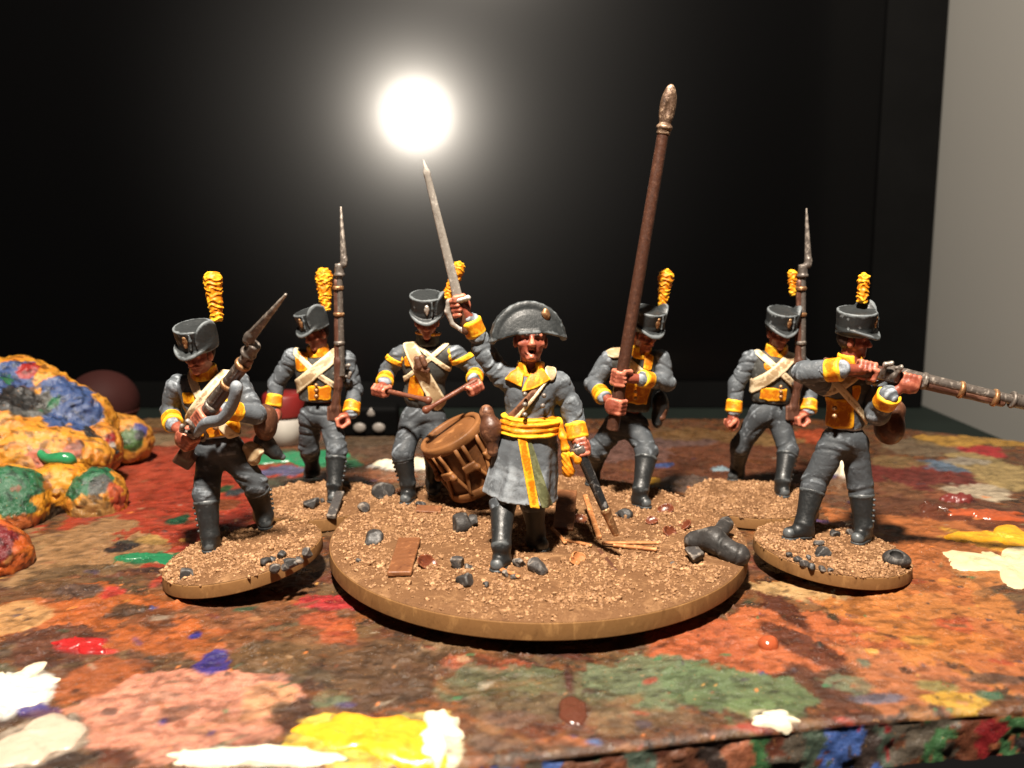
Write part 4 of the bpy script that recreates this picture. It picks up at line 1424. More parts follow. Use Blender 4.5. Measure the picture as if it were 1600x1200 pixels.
# --- D: the officer with raised sword
Y = -9.0
j = dict(head=(829, 533, .0), neck=(829, 579, .6), pel=(828, 694, .5), Sa=(784, 589, .8), Sb=(874, 598, .6), Ea=(757, 550, 1.2), Wa=(735, 502, .4), Ha=(718, 479, -.2),
         Eb=(894, 640, .8), Wb=(903, 684, -.6), Hb=(908, 699, -1.4), Ka=(786, 786, -1), Aa=(783, 852, 1.9), Ta=(775, 892), Kb=(832, 784, 2), Ab=(838, 833, 1.6), Tb=(850, 860))
swA, swB = P(722, 492, Y - .4), P(661.5, 249, Y - 2)
zS = nrm(swB - swA)
t, J, I = soldier('shouting officer in bicorne and yellow sash raising his sword', GR, (2, -9, 3.6), Y, j, V(0, -1, 0), V(.06, -1, .16), V(.03, .14, 1),
                  {'a': (zS, .5, 1, V(-1, .2, .25)), 'b': (V(.25, -.3, -.9), .4, 1, V(.3, -.6, -.6))}, dict(hz=hz_big, seed=10, hs=1.14, mouth=True, coat=True, boot_top=.1, cuff=2.1, gaiter_buttons=False, arm=(1.62, 1.45, 1.25), h=.165, collar=M['yellow']))
T, uu, Rt = I['T'], I['uu'], I['Rt']
wc, hm = P(829, 664, Y + .2), P(813, 775, Y + .4)
axk = nrm(hm - wc)
Rk = frame(V(0, -1, 0), -axk)
Rk32, wc32, LK = f32(Rk), f32(wc), float(np.linalg.norm(hm - wc))


def skirt_f(p):
    w = (p - wc32) @ Rk32
    x, y, z = w[:, 0], w[:, 1] / .8, -w[:, 2]
    tt = np.clip(z / LK, -.3, 1.05)
    th = np.arctan2(y, x)
    r = 3.45 + 1.45 * np.maximum(tt, 0) ** .85 + (.26 * np.sin(6 * th + .8) + .12 * np.sin(11 * th + 2)) * np.clip(tt * 1.6, 0, 1)
    d = np.sqrt(x * x + y * y) - r
    d2 = np.maximum(z - LK, -1.2 - z)
    inner = np.maximum(np.sqrt(x * x + y * y) - (r - .7), LK * .55 - z)
    return np.maximum(np.maximum(d, d2), -inner) * .75


skirt = F(skirt_f, np.minimum(wc, hm) - 5.6, np.maximum(wc, hm) + 5.6)
Tw = inter(T, half(wc - uu * .8, -uu), .4)
upper = folds(U(.5, Tw, *[F(x.f, x.lo, x.hi) for x in I['sl']]), .1, .9, 3)
coat = U(.3, upper, folds(skirt, .07, .5, 5, V(1, 0, .1)))
sdf('greatcoat', disp(coat, .05, 2.2, 5), M['coat'], t, .16)
bodyT = U(.4, Tw, skirt)
sash = inter(off(bodyT, .42), slab(P(829, 663, Y), uu + V(.05, 0, 0), 1.3), .6)
sdf('sash', F(lambda p: sash.f(p) + .075 * np.sin((p @ f32(uu)) * 8.5 + 1.9 * wob(p, .55, 4)) + .05 * wob(p, 2.5, 8), sash.lo, sash.hi), M['yellow'], t, .13)
strp = inter(inter(off(skirt, .16), slab(P(822, 720, Y - 4), np.cross(P(832, 778, Y - 4) - P(814, 680, Y - 4), V(0, 1, 0)), .62), .1), half(wc, V(0, 1, 0)), .1)
sdf('coat_edge_stripe', inter(strp, half(wc + axk * .5, -axk), .1), M['yellow'], t, .13)
strg = inter(inter(off(skirt, .1), slab(P(834, 730, Y - 4), np.cross(P(850, 775, Y - 4) - P(822, 690, Y - 4), V(0, 1, 0)), .72), .1), half(wc, V(0, 1, 0)), .1)
sdf('coat_lining', inter(strg, half(wc + axk * 1.2, -axk), .1), paint('olive_lining', lin(92, 94, 64), lin(120, 122, 88), lin(66, 68, 44)), t, .13)
for pts_ in (((804, 556), (811, 560), (813, 586), (806, 588)), ((811, 580), (819, 588), (815, 608), (788, 598), (798, 587)), ((834, 578), (847, 579), (863, 597), (838, 609), (815, 615), (820, 602)), ((846, 556), (851, 562), (846, 578), (838, 582))):
    lp = inter(off(T, .45), prism([P(a_, b_, Y - 3) for a_, b_ in pts_]), .2)
    lp = inter(lp, half(P(829, 600, Y - .4), V(0, 1, 0)), .1)
    sdf('lapel', F(lp.f, T.lo - .5, T.hi + .5), M['yellow'], t, .13)
buttons(t, [P(820, 616, Y - 3.05), P(820, 632, Y - 3.15), P(850, 618, Y - 2.9), P(848, 634, Y - 3.1), P(820, 648, Y - 3.15)], M['gun'], .34)
belt(t, T, P(868, 577, Y - 3), P(802, 655, Y - 3), .55, M['leather'], 'shoulder_belt', .3, (P(829, 668, Y), -uu))
belt(t, T, P(871, 580, Y - 3), P(806, 657, Y - 3), .24, M['cream'], 'belt_edge', .38, (P(829, 668, Y), -uu))
sdf('shoulder_strap', inter(off(U(.5, Tw, cap(J['Sb'], J['Sb'] + V(.5, 0, 0), 1.6)), .4), ell(P(861, 576, Y - .8), (.8, 2.2, 1.6)), .2), M['cream'], t, .14)
hol = U(.5, ell(P(760, 645, Y - .2), (.95, .95, 1.1)), cap(P(761, 648, Y - .3), P(767, 664, Y - .6), .75, 1.2), ell(P(767, 672, Y - .7), (1.5, 1.4, 1.7)), cap(P(768, 680, Y - .7), P(770, 705, Y - 1), 1.1, .72))
hol = U(.12, hol, cyl(P(766, 661, Y - .5), P(766.5, 664, Y - .5), 1.45, 1.5, .15), cyl(P(768, 683, Y - .7), P(768, 687, Y - .7), 1.25, 1.15, .15))
sdf('holster', hol, M['leather'], t, .15)
sdf('sash_end', disp(chain([P(873, 660, Y - .5), P(879, 682, Y - 1.2), P(884, 700, Y - 1.5), P(882, 706, Y - 1.4)], [.5, .55, .5, .4], .3), .12, 2, 3), M['yellow'], t, .14)
sdf('sash_tassel', F((lambda b_: (lambda p: b_.f(p) + .05 * np.sin(p[:, 0] * 9 + p[:, 2] * 8) + .06 * wob(p, 2.5, 3)))(cap(P(884, 708, Y - 1.4), P(888, 736, Y - 1.4), .6, .85)), P(886, 722, Y) - 3, P(886, 722, Y) + 3), M['yellow'], t, .13)
sdf('sword_knot', disp(chain([P(896, 712, Y - 2), P(902, 718, Y - 2.2), P(906, 713, Y - 2.2)], [.5, .55, .4], .3), .1, 2.5, 3), M['yellow'], t, .13)
Rh = I['Rh']
bc = P(825, 530, Y + .0)
Rb = frame(V(.12, -1, .05), V(-.05, .08, 1))


def bq(x, y, z):
    return bc + Rb @ V(x, y, z)


Rb32, bc32 = f32(Rb), f32(bc)
def bic_f(p):
    w = (p - bc32) @ Rb32
    x, y, z = w[:, 0], w[:, 1], w[:, 2]
    d2 = (np.sqrt((x / 4.95) ** 2 + ((z + .4) / 5.35) ** 2) - 1) * 4.6
    th = (.55 + 1.75 * np.clip(1 - (z - .3) / 4.6, 0, 1.1) ** .8) * (.28 + .72 * np.sqrt(np.clip(1 - (x / 5.0) ** 2, 0, 1)))
    th = th - .22 * np.clip((1 - np.abs(d2 + .9) / .5), 0, 1)            # shallow channel inside the edge binding
    return np.maximum(d2, (np.abs(y + .1) - th) * .75)


hatA = F(bic_f, bc - 6, bc + 6)
arch = F(lambda p: (lambda w: (.85 - .045 * w[:, 0] ** 2 - .02 * w[:, 1] - w[:, 2]) * .85)((p - bc32) @ Rb32), (-BIG,) * 3, (BIG,) * 3)
hatA = inter(hatA, arch, .35)
hatA = U(.3, hatA, ell(bq(4.65, .1, -.1), (.45, .4, .35), Rb), ell(bq(-4.65, .1, -.1), (.45, .4, .35), Rb), cap(bq(-1.2, 1.85, .98), bq(1.2, 1.85, .98), .26))
rim_ = chain([bq(4.75 * math.cos(a_), .1 + .15 * math.sin(a_), 4.75 * math.sin(a_) - .15) for a_ in np.linspace(.05, math.pi - .05, 15)], [.34] * 15, .2)
bi = sdf('bicorne', disp(U(.25, hatA, rim_), .05, 1.2, 4), M['hat'], t, .15)
sdf('cockade', disp(ell(bq(-2.3, 1.15, 3.1), (.62, .5, .85), frame(V(0, -1, 0), V(-.35, 0, 1))), .15, 2.5, 5), M['brass'], bi, .12)
hqd = lambda x, y, z: I['hc'] + Rh @ (V(x, y, z) * 1.14)
sdf('eyebrows', U(.05, chain([hqd(-1.05, 1.55, .5), hqd(-.6, 1.82, .62), hqd(-.2, 1.8, .5)], [.1, .15, .1]), chain([hqd(1.05, 1.55, .5), hqd(.6, 1.82, .62), hqd(.2, 1.8, .5)], [.1, .15, .1])), M['hair'], t, .1)
sdf('mouth', ell(hqd(.06, 1.2, -1.32), (.6, .4, .5), Rh), paint('dark_mouth', lin(60, 20, 16)), t, .12)
sdf('teeth', ell(hqd(.06, 1.62, -1.0), (.36, .14, .1), Rh), M['cream'], t, .08)
# sword
sw_ = thing('sword', swA, 'bare steel sword raised by the officer', 'sword')
gp = swA + zS * 2.0
bl = U(.2, cap(gp, swB - zS * 1.6, .66, .42), cap(swB - zS * 1.8, swB, .42, .08))
vw = nrm(V(.15, 1, .1) - zS * (V(.15, 1, .1) @ zS))
bl = inter(bl, slab(gp, vw, .36), .25)
sdf('blade', bl, M['steel'], sw_, .13)
sx = nrm(np.cross(vw, zS))
sdf('guard', U(.2, ell(gp, (1.15, .8, .45), np.stack((sx, vw, zS), 1)), cap(gp - sx * 1.3, gp + sx * 1.3, .38, .38), chain([gp - sx * 1.2, gp - sx * 1.75 - zS * 1.2, gp - sx * 1.45 - zS * 2.9, gp - sx * .4 - zS * 4.0], [.4, .42, .38, .4], .2)), M['steel'], sw_, .13)
sdf('grip', U(.2, cap(gp, gp - zS * 3.8, .42, .46), ell(gp - zS * 4.1, (.6, .6, .6))), M['leather'], sw_, .13)
# scabbard hanging from the belt
scA, scB = P(905, 703, Y - 1.8), P(964, 838, Y - 2.6)
ds = nrm(scB - scA)
sc_t = thing('scabbard', scB, 'black sword scabbard with bronze tip hanging at the officer\'s side', 'scabbard')
sdf('sheath', cap(scA - ds * .3, scB - ds * 3.4, .78, .58), M['sheath'], sc_t, .14)
sdf('tip', U(.15, cap(scB - ds * 3.8, scB - ds * .5, .66, .5), cyl(scB - ds * 4.0, scB - ds * 3.5, .72, .7, .1)), M['brass'], sc_t, .13)
sdf('mount', U(.2, cyl(scA - ds * .5, scA + ds * .5, .95, .92, .2), ell(scA + ds * .2 + V(.3, -.5, .2), (.45, .45, .45))), M['gun'], sc_t, .13)

# --- E: the standard bearer
Y = 18.0
pA, pB = P(957, 672, Y - 5.6), P(1037, 205, Y - 7.5)
zP = nrm(pB - pA)


def on_pole(py_):
    k = [P(0, py_, (pA + zP * L_)[1]) for L_ in (0,)][0]
    best = min(np.linspace(0, 20, 400), key=lambda L_: abs(600 - FPX * (((pA + zP * L_ - CAM) @ V(0, SP, CP)) / ((pA + zP * L_ - CAM) @ V(0, CP, -SP))) - py_))
    return pA + zP * best


j = dict(head=(1007, 524, -1), neck=(999, 551, 0), pel=(979, 664, .5), hem=(988, 642, -.5), Sa=(951, 563, .2), Sb=(1031, 560, -.2), Ea=(927, 600, .2), Wa=(943, 620, -3.4), Ha=on_pole(634),
         Eb=(1042, 598, -1), Wb=(1004, 592, -4.8), Hb=on_pole(591), Ka=(934, 702, 1), Aa=(926, 740, 1.8), Ta=(922, 757), Kb=(1011, 706, -3.5), Ab=(1001, 764, 1.5), Tb=(1011, 793))
t, J, I = soldier('moustached standard bearer gripping a tall brown pole', GR, (18, 18, 3.6), Y, j, V(.12, -1, 0), V(.55, -1, -.32), V(.12, -.2, 1),
                  {'a': (zP, .88, 1), 'b': (zP, .88, 1, V(-1, -.2, 0))}, dict(hz=hz_big, seed=13, moustache=M['skin'], boot_top=.22, tm=M['torso_dark'], sm=M['coat']))
hat = shako(t, I['hc'] + I['Rh'] @ V(0, -.1, 1.45), I['Rh'], 1.02)
plume(hat, P(1034, 481, Y + .2), P(1041, 429, Y + .4), .7, 1.25, 4)
T = I['T']
belt(t, T, P(960, 548, Y - 3), P(1018, 596, Y - 3), .62, M['cream'])
sdf('shoulder_strap', inter(off(T, .5), ell(P(960, 547, Y - .5), (1.7, 2.4, 1.3)), .2), M['cream'], t, .15)
facing_patch(t, T, P(1014, 567, Y - 2.4), (.9, 2.3, 1.4), I['Rt'], M['waist'], 'lapel')
facing_patch(t, T, P(996, 617, Y - 2.6), (2.5, 2.4, 1.9), I['Rt'], M['waist'], 'waistcoat')
buttons(t, [P(993, y_, Y - 3.4) for y_ in (612, 622)], r=.3)
sdf('haversack', disp(U(.6, ell(P(1032, 632, Y + .3), (1.3, 1.8, 2.4)), ell(P(1027, 655, Y + .2), (1.0, 1.5, 1.5))), .14, 1.2, 5), M['boot'], t, .18)
sdf('bayonet_frog', disp(chain([P(1037, 640, Y - .8), P(1034, 652, Y - .8), P(1028, 664, Y - .6)], [.5, .55, .4], .3), .1, 2, 5), M['leather'], t, .15)
po = thing('flag_pole', pA, 'tall brown flag pole with spear finial held by the standard bearer', 'pole')
sdf('shaft', cyl(pA, pB, 1.0, .88, .15), M['pole'], po, .17)
pf = disp(U(.4, ell(pB + zP * 3.4, (1.2, .75, 3.3), frame(V(0, -1, 0), zP)), cyl(pB - zP * .5, pB + zP * .9, 1.08, .85, .25), cyl(pB + zP * .3, pB + zP * .8, 1.2, 1.2, .2)), .03, 2, 3)
pf = sub(pf, ell(pB + zP * 3.0 + V(-.15, -1.0, 0), (.5, .5, 1.5), frame(V(0, -1, 0), zP)), .15)
sdf('finial', pf, M['bronze'], po, .14)

# --- F: shouldered musket, beside the aiming soldier
Y = 27.0
uA, uB = P(1249, 655, Y - 2.6), P(1251, 408, Y - 1.4)
zF = nrm(uB - uA)
place(mus[2], uA, uB, V(1, -.25, 0))
j = dict(head=(1217, 522, -1), neck=(1213, 549, 0), pel=(1203, 646, 0), hem=(1203, 630, -1), Sa=(1173, 561, .4), Sb=(1253, 571, .6), Ea=(1151, 601, .6), Wa=(1146, 642, -.4), Ha=(1142, 661, -.9),
         Eb=(1266, 607, 1.2), Wb=(1263, 641, -1.2), Hb=uA + V(.1, .2, -.2), Ka=(1157, 697, 2), Aa=(1152, 731, 1.5), Ta=(1143, 750), Kb=(1231, 702, -2.5), Ab=(1223, 751, 1.4), Tb=(1226, 776))
t, J, I = soldier('striding soldier with shouldered musket on the loose grit base', GR, (41.3, 22.6, 2.2), Y, j, V(.05, -1, 0), V(.18, -1, -.3), V(.05, -.22, 1),
                  {'a': (V(.15, -1, -.2), .35, -1), 'b': (V(.3, -.9, .1), .55, 1, V(-1, -.2, 0))}, dict(hz=hz_F, seed=16, tm=M['torso_dark'], boot_top=.22))
hat = shako(t, I['hc'] + I['Rh'] @ V(0, -.1, 1.45), I['Rh'], 1.0)
plume(hat, P(1239, 462, Y + .8), P(1238, 426, Y + 1), .6, .85, 5)
T = I['T']
belt(t, T, P(1234, 566, Y - 3), P(1180, 608, Y - 3), 1.0, M['cream'])
belt(t, T, P(1180, 545, Y - 3), P(1240, 600, Y - 3), .55, M['cream'], 'thin_belt', .22)
facing_patch(t, T, P(1210, 617, Y - 2.6), (2.6, 2.3, 1.3), I['Rt'], M['waist'], 'waistcoat')
facing_patch(t, T, P(1205, 574, Y - 2.6), (1.0, 2.3, .6), I['Rt'], M['waist'], 'lapel')
buttons(t, [P(1220, y_, Y - 3.3) for y_ in (604, 612, 620)], r=.33)

# --- G: taking aim
Y = .5
gA, gB = P(1290, 560, Y - 3.0), P(1600, 634, Y - 8.0)
zG = nrm(gB - gA)
place(mus[3], gA, gB, V(0, -.25, 1), 1.3)
j = dict(head=(1335, 532, .4), neck=(1328, 566, .6), pel=(1318, 692, 0), hem=(1320, 672, -1), Sa=(1290, 600, .4), Sb=(1366, 599, 0), Ea=(1256, 582, -2.2), Wa=(1313, 577, -5.2), Ha=gA + zG * 5.4 + V(0, -.2, -.25),
         Eb=(1371, 646, -3), Wb=(1389, 618, -5.6), Hb=gA + zG * 11.2 + V(0, 0, -.5), Ka=(1272, 755, -.5), Aa=(1256, 818, 1.0), Ta=(1229, 841), Kb=(1345, 762, 0), Ab=(1349, 821, 1.8), Tb=(1338, 849))
t, J, I = soldier('soldier with raised elbow aiming a levelled musket to the side', GR, (45.6, -3.4, 3.2), Y, j, V(.25, -1, 0), V(.92, -.62, -.1), V(-.05, -.08, 1),
                  {'a': (zG, .7, 1, V(1, -.1, .1)), 'b': (zG, .75, -1, V(.1, -.3, 1))}, dict(hz=hz_G, seed=19, tm=M['jacket'], boot_top=.26, arm=(1.75, 1.6, 1.4)))
hat = shako(t, I['hc'] + I['Rh'] @ V(0, -.1, 1.5), frame(I['Rh'][:, 1], I['Rh'][:, 2] + V(-.12, 0, 0)), 1.03)
plume(hat, P(1347, 474, Y + .4), P(1350, 433, Y + .6), .78, .85, 6)
T = I['T']
belt(t, T, P(1318, 603, Y - 3), P(1276, 632, Y - 3), .85, M['cream'])
belt(t, T, P(1316, 608, Y - 3), P(1356, 654, Y - 3), .5, M['cream'], 'thin_belt', .36)
facing_patch(t, T, P(1313, 648, Y - 2.6), (2.4, 2.4, 2.3), I['Rt'], M['waist'], 'waistcoat')
facing_patch(t, T, P(1338, 616, Y - 2.5), (.7, 2.4, 1.3), I['Rt'], M['waist'], 'lapel')
buttons(t, [P(1304, y_, Y - 3.3) for y_ in (638, 650)], r=.36)
sdf('haversack', disp(U(.8, ell(P(1390, 668, Y + .8), (2.1, 2.4, 2.5)), ell(P(1394, 640, Y + 1.2), (1.8, 2.2, 1.6))), .08, .9, 5), M['leather'], t, .18)
# ------------------------------------------------------------------ stones, splinters and scraps on the bases
def stone(px, py, r, base, hz, seed, m=None, flat=.8, name='rock', up=.35):
    q_ = on(px, py, hz)
    return rock(base, q_ + V(0, 0, r * up), r, seed, m, name, flat, max(.11, r * .12))


for i, (px, py, r) in enumerate(((584, 846, 1.55), (714, 886, 1.25), (731, 889, .7), (727, 912, 1.35), (840, 893, 1.5), (812, 884, 1.0), (976, 808, 1.15), (966, 806, .6), (560, 878, .5), (760, 916, .55), (789, 900, .7), (568, 798, 1.2), (657, 792, .9), (803, 903, .6), (1052, 884, .5))):
    stone(px, py, r, base_big, hz_big, 30 + i, M['rock'] if i % 3 else M['rock2'])
for i, (px, py, r, fl) in enumerate(((722, 826, 2.1, .8), (738, 820, 1.3, .9), (600, 776, 2.3, .8), (1086, 876, 2.0, .55))):
    stone(px, py, r, base_big, hz_big, 60 + i, M['rock2'] if i != 3 else M['rock'], fl)
q1, q2, q3 = on(1082, 856, hz_big), on(1160, 878, hz_big), on(1140, 838, hz_big)
bl_ = U(.7, cap(q1 + V(0, 0, 1.2), lerp(q1, q2, .45) + V(0, 0, 1.9), 1.25, 1.6), cap(lerp(q1, q2, .4) + V(0, 0, 1.9), q2 + V(-.8, 0, 1.1), 1.6, 1.7), cap(lerp(q1, q2, .4) + V(0, 0, 2.0), q3 + V(-.5, 0, 1.9), 1.2, 1.0))
sdf('boulder', F(lambda p: bl_.f(p) + .3 * np.abs(wob(p, .75, 6)) + .16 * np.exp(-(wob(p, .6, 9) / .1) ** 2) - .1 + .04 * wob(p, 3, 2), bl_.lo, bl_.hi), M['rock2'], base_big, .2)
for base_, hz_, lst in ((base_A, hz_A, ((290, 902, 1.1), (480, 868, 1.0), (415, 882, .95), (432, 892, .9), (452, 884, 1.0), (466, 880, .8), (440, 872, .8), (446, 890, .7), (426, 876, .6), (350, 832, 1.0), (461, 882, .6))),
                        (base_B, hz_B, ((488, 792, 1.6), (504, 784, .6), (540, 760, .9))),
                        (base_G, hz_G, ((1284, 868, 1.25), (1280, 852, .8), (1305, 838, .9), (1328, 836, 1.0), (1246, 876, .7), (1256, 884, .8), (1268, 889, .7), (1284, 891, .6), (1262, 874, .6), (1298, 893, .5), (1234, 870, .6))),
                        (base_F, hz_F, ((1076, 792, .5),))):
    for i, (px, py, r) in enumerate(lst):
        stone(px, py, r, base_, hz_, 100 + i + int(px), M['rock'] if i % 2 else M['rock2'], .75)
q_ = on(1399, 880, hz_G)
sdf('hollow_stone', disp(sub(ell(q_ + V(0, 0, .6), (1.9, 1.7, 1.2)), ell(q_ + V(-.1, -.5, 1.3), (.75, 1.0, .9)), .2), .2, 1.3, 3), M['rock2'], base_G, .17)


def sliver(name, base, hz, p0, p1, w, th, m, z0=.15, z1=.15, seed=0):
    """a flat splinter of wood lying or leaning between two spots"""
    a, b = on(*p0, hz) + V(0, 0, z0), on(*p1, hz) + V(0, 0, z1)
    d_ = nrm(b - a)
    R_ = frame(d_, V(0, -.3, 1))
    c_ = (a + b) / 2
    A = rbox(c_, (w, np.linalg.norm(b - a) / 2, th), min(w, th) * .5, R_)
    return sdf(name, disp(A, .05, 2.2, seed), m, base, .12)


sliver('plank', base_big, hz_big, (640, 848), (624, 902), 1.55, .35, M['chip'], .5, .4, 1)
sliver('splinter', base_big, hz_big, (936, 844), (914, 800), .4, .3, M['splinter'], .3, 2.6, 2)
sliver('splinter', base_big, hz_big, (958, 856), (1026, 864), .3, .22, M['splinter'], .4, .5, 3)
sliver('splinter', base_big, hz_big, (940, 854), (1030, 858), .25, .2, M['splinter'], .5, .9, 4)
sliver('splinter', base_big, hz_big, (862, 830), (884, 852), .3, .2, M['splinter'], .5, .3, 5)
sliver('splinter', base_big, hz_big, (884, 846), (925, 856), .25, .2, M['splinter'], .2, .3, 6)
sliver('splinter', base_big, hz_big, (935, 858), (962, 892), .3, .12, M['leather'], .1, .1, 7)  # thin dark brown strip laid flat along a dark line on the earth
sliver('shard', base_big, hz_big, (880, 832), (886, 800), 1.5, .3, M['chip'], .4, 3.4, 8)
sliver('splinter', base_big, hz_big, (812, 905), (766, 888), .28, .2, M['splinter'], .3, .4, 9)
sliver('shard', base_big, hz_big, (650, 798), (690, 800), .9, .25, M['chip'], .3, .3, 10)
sliver('slab_stone', base_B, hz_B, (517, 812), (532, 784), .75, .4, M['rock'], .4, 1.6, 11)
m_leaf = paint('red_brown_leaf', lin(98, 50, 32), lin(140, 84, 54), lin(70, 34, 22), .3, .5, sc=.8)
for i, (px, py, r) in enumerate(((1048, 836, 1.3), (1066, 826, 1.4), (1040, 800, 1.3), (904, 876, 1.0), (898, 882, .8), (668, 884, 1.5), (1018, 818, 1.0), (905, 816, 1.2))):
    q_ = on(px, py, hz_big) + V(0, 0, .5)
    rs = np.random.RandomState(200 + i)
    n_ = nrm(V(rs.uniform(-.6, .6), rs.uniform(-.9, .1), .8))
    cu_ = sub(ell(q_, (r, r * .8, r * .55), frame(np.cross(n_, (1, .2, 0)), n_)), ell(q_ + n_ * .28, (r * .98, r * .78, r * .5), frame(np.cross(n_, (1, .2, 0)), n_)), .05)
    sdf('curled_leaf', disp(cu_, .1, 1.8, i), m_leaf if i not in (3, 4) else M['splinter'], base_big, .12)

# ------------------------------------------------------------------ lumpy ornament under years of dried paint
orn = thing('ornament', (-80, 20, 0), 'lumpy sculpted ornament crusted with orange, blue and green dried paint', 'ornament')


def osdf(name, A, h, patches, base_c, m):
    v, q = nets(A, h)
    o = raw(name, v, q, m, orn)
    n1_, n2_ = wob(f32(v), .35, 3), wob(f32(v), 1.3, 9)
    C_ = np.tile(L3(base_c), (len(v), 1))
    dk_ = np.clip((wob(f32(v), 1.0, 21) + .35 * wob(f32(v), 3.1, 5) - .25) / .15, 0, 1)[:, None] * .55
    C_ = C_ * (1 - dk_) + L3((206, 116, 40)) * dk_
    for px, py, y_, r_, c in patches:
        ce = P(px, py, y_)
        d = np.linalg.norm((v - ce) * V(1, .6, 1), axis=1) / r_ + .28 * n1_ + .22 * n2_ + .1 * wob(f32(v), 3.3, 4)
        m_ = np.clip((1 - d) / .06, 0, 1)[:, None]
        C_ = C_ * (1 - m_) + L3(c) * m_
    C_ = C_ * (.66 - .42 * np.clip((wob(f32(v), 1.9, 31) + .5 * wob(f32(v), 4.5, 33) - .15) / .3, 0, 1))[:, None]
    ca = o.data.color_attributes.new('paint_colour', 'FLOAT_COLOR', 'POINT')
    ca.data.foreach_set('color', np.concatenate((C_, np.ones((len(v), 1))), 1).astype(np.float32).ravel())
    return o


m_orn = m_board.copy()
m_orn.name = 'crusted_paint'
GRN, BLK, RED_, BLU, PNK, ORG = (44, 104, 70), (44, 44, 44), (160, 44, 40), (62, 84, 132), (180, 104, 80), (196, 104, 50)
rnd = np.random.RandomState(5)


def bumps(A, amp, seed):
    def f_(p):
        return A.f(p) - .3 * np.abs(wob(p, 2.0, seed + 4)) + .22 * np.exp(-(wob(p, .8, seed + 7) / .1) ** 2) + amp * 1.3 * wob(p, .28, seed + 9) + .1 * wob(p, 5.0, seed + 5) + amp * wob(p, .55, seed) + amp * .45 * wob(p, 1.5, seed + 1) - amp * .6 * np.maximum(wob(p, .9, seed + 2) - .3, 0)
    return F(f_, A.lo - amp, A.hi + amp)


body_o = U(2.2, ell(P(10, 650, 44), (15, 11, 11.5)), ell(P(70, 668, 42), (13, 9, 9.5)), ell(P(20, 720, 31), (12, 9, 8)), ell(P(95, 722, 32), (9, 7, 6.5)), ell(P(-60, 700, 34), (16, 12, 15)))
osdf('body', bumps(body_o, .7, 2), .33, [(80, 612, 36, 4.4, BLU), (105, 632, 36, 4.6, BLU), (135, 650, 36, 3.6, BLU), (20, 592, 36, 4, BLU), (95, 660, 33, 1.6, BLU), (45, 580, 40, 1.8, RED_), (40, 605, 34, 3, (110, 90, 84)), (48, 632, 34, 3.4, (84, 84, 80)), (30, 625, 34, 3, BLK), (72, 625, 34, 2.0, GRN), (8, 620, 34, 1.4, RED_), (5, 600, 36, 1.6, GRN), (45, 662, 32, 1.0, (110, 80, 76)), (150, 668, 35, 2.2, BLK), (5, 700, 25, 1.4, RED_), (60, 720, 24, 2.0, (196, 110, 84)), (30, 735, 22, 2.2, (206, 150, 90)), (110, 705, 26, 1.6, PNK), (120, 690, 27, 1.6, (132, 84, 70))], (222, 152, 52), m_orn)
limb = U(1.5, cap(P(120, 660, 47), P(185, 685, 52), 5.5, 4.4), ell(P(205, 688, 53), (4.2, 5, 4.6)))
osdf('limb', bumps(limb, .4, 4), .42, [(222, 668, 49, 2.2, (90, 90, 150)), (200, 690, 48, 2.4, (70, 104, 52)), (215, 682, 48, 1.5, BLK), (150, 632, 44, 3.4, (190, 96, 70)), (165, 650, 44, 1.4, (120, 80, 60))], (214, 146, 58), m_orn)
osdf('toe', bumps(U(.6, ell(P(168, 702, 37), (2.6, 3.2, 4.4)), ell(P(160, 685, 38), (2.6, 3, 3))), .2, 6), .3, [(178, 680, 34, 2.0, RED_), (181, 700, 34, 1.4, (214, 206, 196)), (180, 708, 34, 1.3, BLK), (153, 718, 34, 1.7, (34, 90, 84))], (214, 140, 50), m_orn)
pot_c = P(150, 775, 23)
osdf('knob', bumps(sub(U(.5, ell(pot_c, (5.0, 5.0, 4.8)), cyl(pot_c - V(0, 0, 5.2), pot_c + V(0, 0, -.6), 4.7, 4.95, .8)), inter(F(lambda p: np.abs(p[:, 2] - (pot_c[2] - 1.0)) - .22, pot_c - 9, pot_c + 9), ell(pot_c, (9, 9, 9))) if False else ell(pot_c + V(0, 0, 30), (1, 1, 1)), .1), .25, 8), .3,
     [(140, 745, 19, 3.4, GRN), (160, 742, 19, 3, GRN), (150, 757, 18, 2.6, (66, 70, 66)), (150, 783, 18, 1.1, (84, 64, 48)), (184, 765, 20, 2.2, (190, 90, 54)), (192, 790, 20, 2.2, (180, 76, 50)), (176, 800, 18, 1.2, GRN), (140, 805, 18, 3.2, (170, 126, 70)), (120, 760, 20, 2, GRN)], (220, 150, 52), m_orn)
osdf('lobe', bumps(U(1.5, ell(P(5, 795, 17), (7.5, 7, 7.5)), ell(P(40, 790, 19), (3.5, 4.5, 4)), ell(P(92, 762, 24), (5.5, 5, 4.6)), ell(P(80, 810, 27), (6, 5, 5))), .4, 10), .36,
     [(5, 750, 14, 2.6, GRN), (35, 755, 14, 3, GRN), (55, 750, 16, 2.2, GRN), (10, 795, 10, 2.3, GRN), (25, 802, 10, 2.6, GRN), (45, 798, 12, 1.6, GRN), (20, 765, 11, 1.6, (120, 70, 40)), (30, 830, 11, 3, ORG), (72, 760, 19, 1.2, (150, 90, 40)), (75, 815, 22, 5, (70, 56, 40))], (230, 156, 44), m_orn)
osdf('foot', bumps(ell(P(-8, 868, -3), (4.9, 5.2, 4.9)), .25, 12), .3, [(0, 845, -8, 2.4, (110, 30, 40)), (22, 860, -7, 1.4, (80, 60, 100)), (15, 880, -8, 1.8, (190, 126, 70)), (-15, 850, -7, 3, (120, 36, 40))], (196, 92, 36), m_orn)
m_gl = wet('glossy_green_paint', (42, 116, 74), rough=.2)
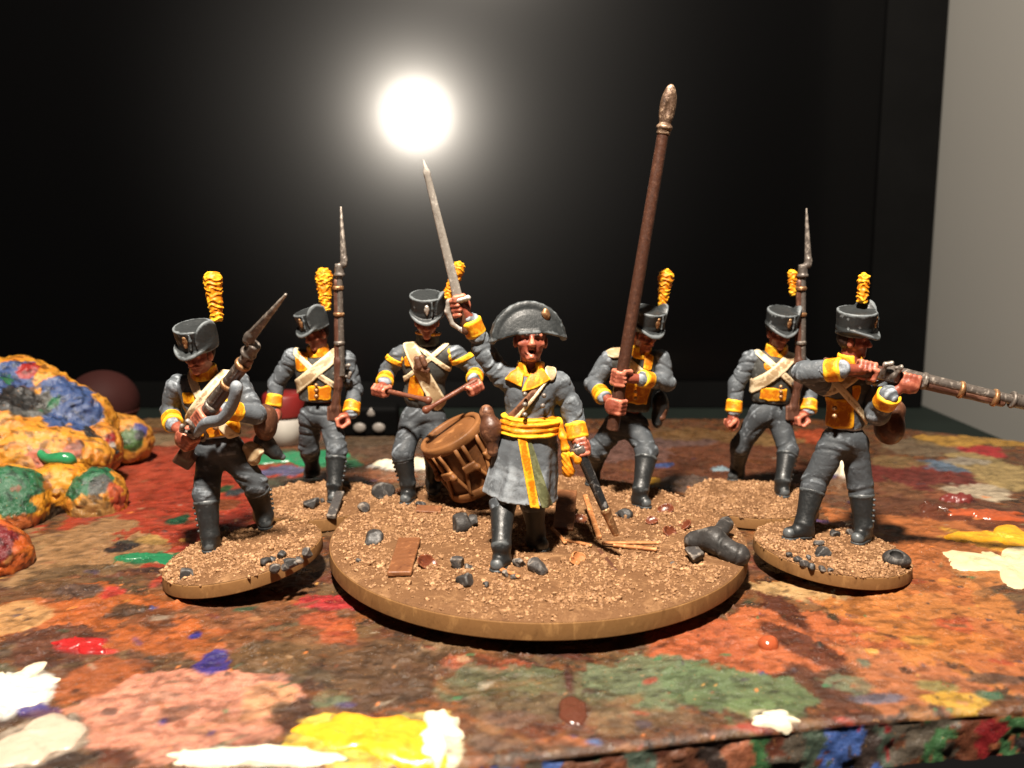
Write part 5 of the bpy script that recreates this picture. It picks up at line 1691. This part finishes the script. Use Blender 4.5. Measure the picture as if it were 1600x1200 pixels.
q_ = spline([P(62, 706, 25), P(72, 716, 24.2), P(88, 717, 24), P(104, 716, 24.2), P(113, 721, 25)], 4)
sdf('paint_squiggle', disp(chain(q_, list(np.interp(np.linspace(0, 1, len(q_)), (0, .3, .7, 1), (.5, .75, 1.0, .7))), .4), .12, 1.2, 3), m_gl, orn, .2)
coil = [P(20 + 9 * math.cos(a_), 654 + 11 * math.sin(a_), 31 + a_ * .25) for a_ in np.linspace(.5, 6.2, 12)]
sdf('paint_coil', chain(coil, [.75] * 12, .3), wet('amber_paint', (190, 124, 50), rough=.2), orn, .22)

# ------------------------------------------------------------------ small things out of focus at the back of the board
bc_ = P(163, 650, 82)
bl_c = thing('ball', (bc_[0], bc_[1], 0), 'dark maroon ball out of focus behind the lumpy ornament', 'ball')
sdf('shell', ell((bc_[0], bc_[1], 7.2), (8.2, 8.2, 7.6)), simple('maroon_plastic', lin(46, 22, 20), .7, .1), bl_c, .5)
sdf('seam', inter(ell((bc_[0], bc_[1], 7.2), (8.35, 8.35, 7.75)), slab((bc_[0], bc_[1], 5), (0, 0, 1), .3), .1), simple('maroon_plastic_seam', lin(70, 32, 28), .5), bl_c, .4)
pc_ = G(446, 692, 0)
pot = thing('paint_pot', pc_, 'small white paint pot with red lid behind the soldier looking aside', 'paint pot')
v, f = lathe([(3.2, .1), (4.3, .3), (4.4, 6.0), (3.9, 6.6)], 40, pc_, None, True, True)
raw('jar', v, f, simple('white_plastic', lin(170, 164, 156), .5), pot)
v, f = lathe([(4.6, 6.5), (4.7, 6.8), (4.6, 11.0), (4.2, 11.6), (.2, 11.7)], 40, pc_, None, True, True)
raw('lid', v, f, simple('red_plastic', lin(110, 24, 22), .5), pot)
rc = G(570, 682, 0)
rem = thing('remote_control', rc, 'black remote control with pale buttons, out of focus at the back', 'remote')
sdf('case', rbox(rc + V(0, 1.5, 3.8), (8, 2.2, 3.8), 1.0, frame(V(0, 1, .2), V(0, -.2, 1))), m_bez, rem, .35)
m_btn = simple('pale_rubber', lin(120, 114, 108), .5)
for px, py in ((562, 668), (592, 668), (580, 644), (540, 650)):
    q_ = P(px, py, rc[1] - .6)
    sdf('button', ell(q_, (1.5, .7, 1.2)), m_btn, rem, .25)
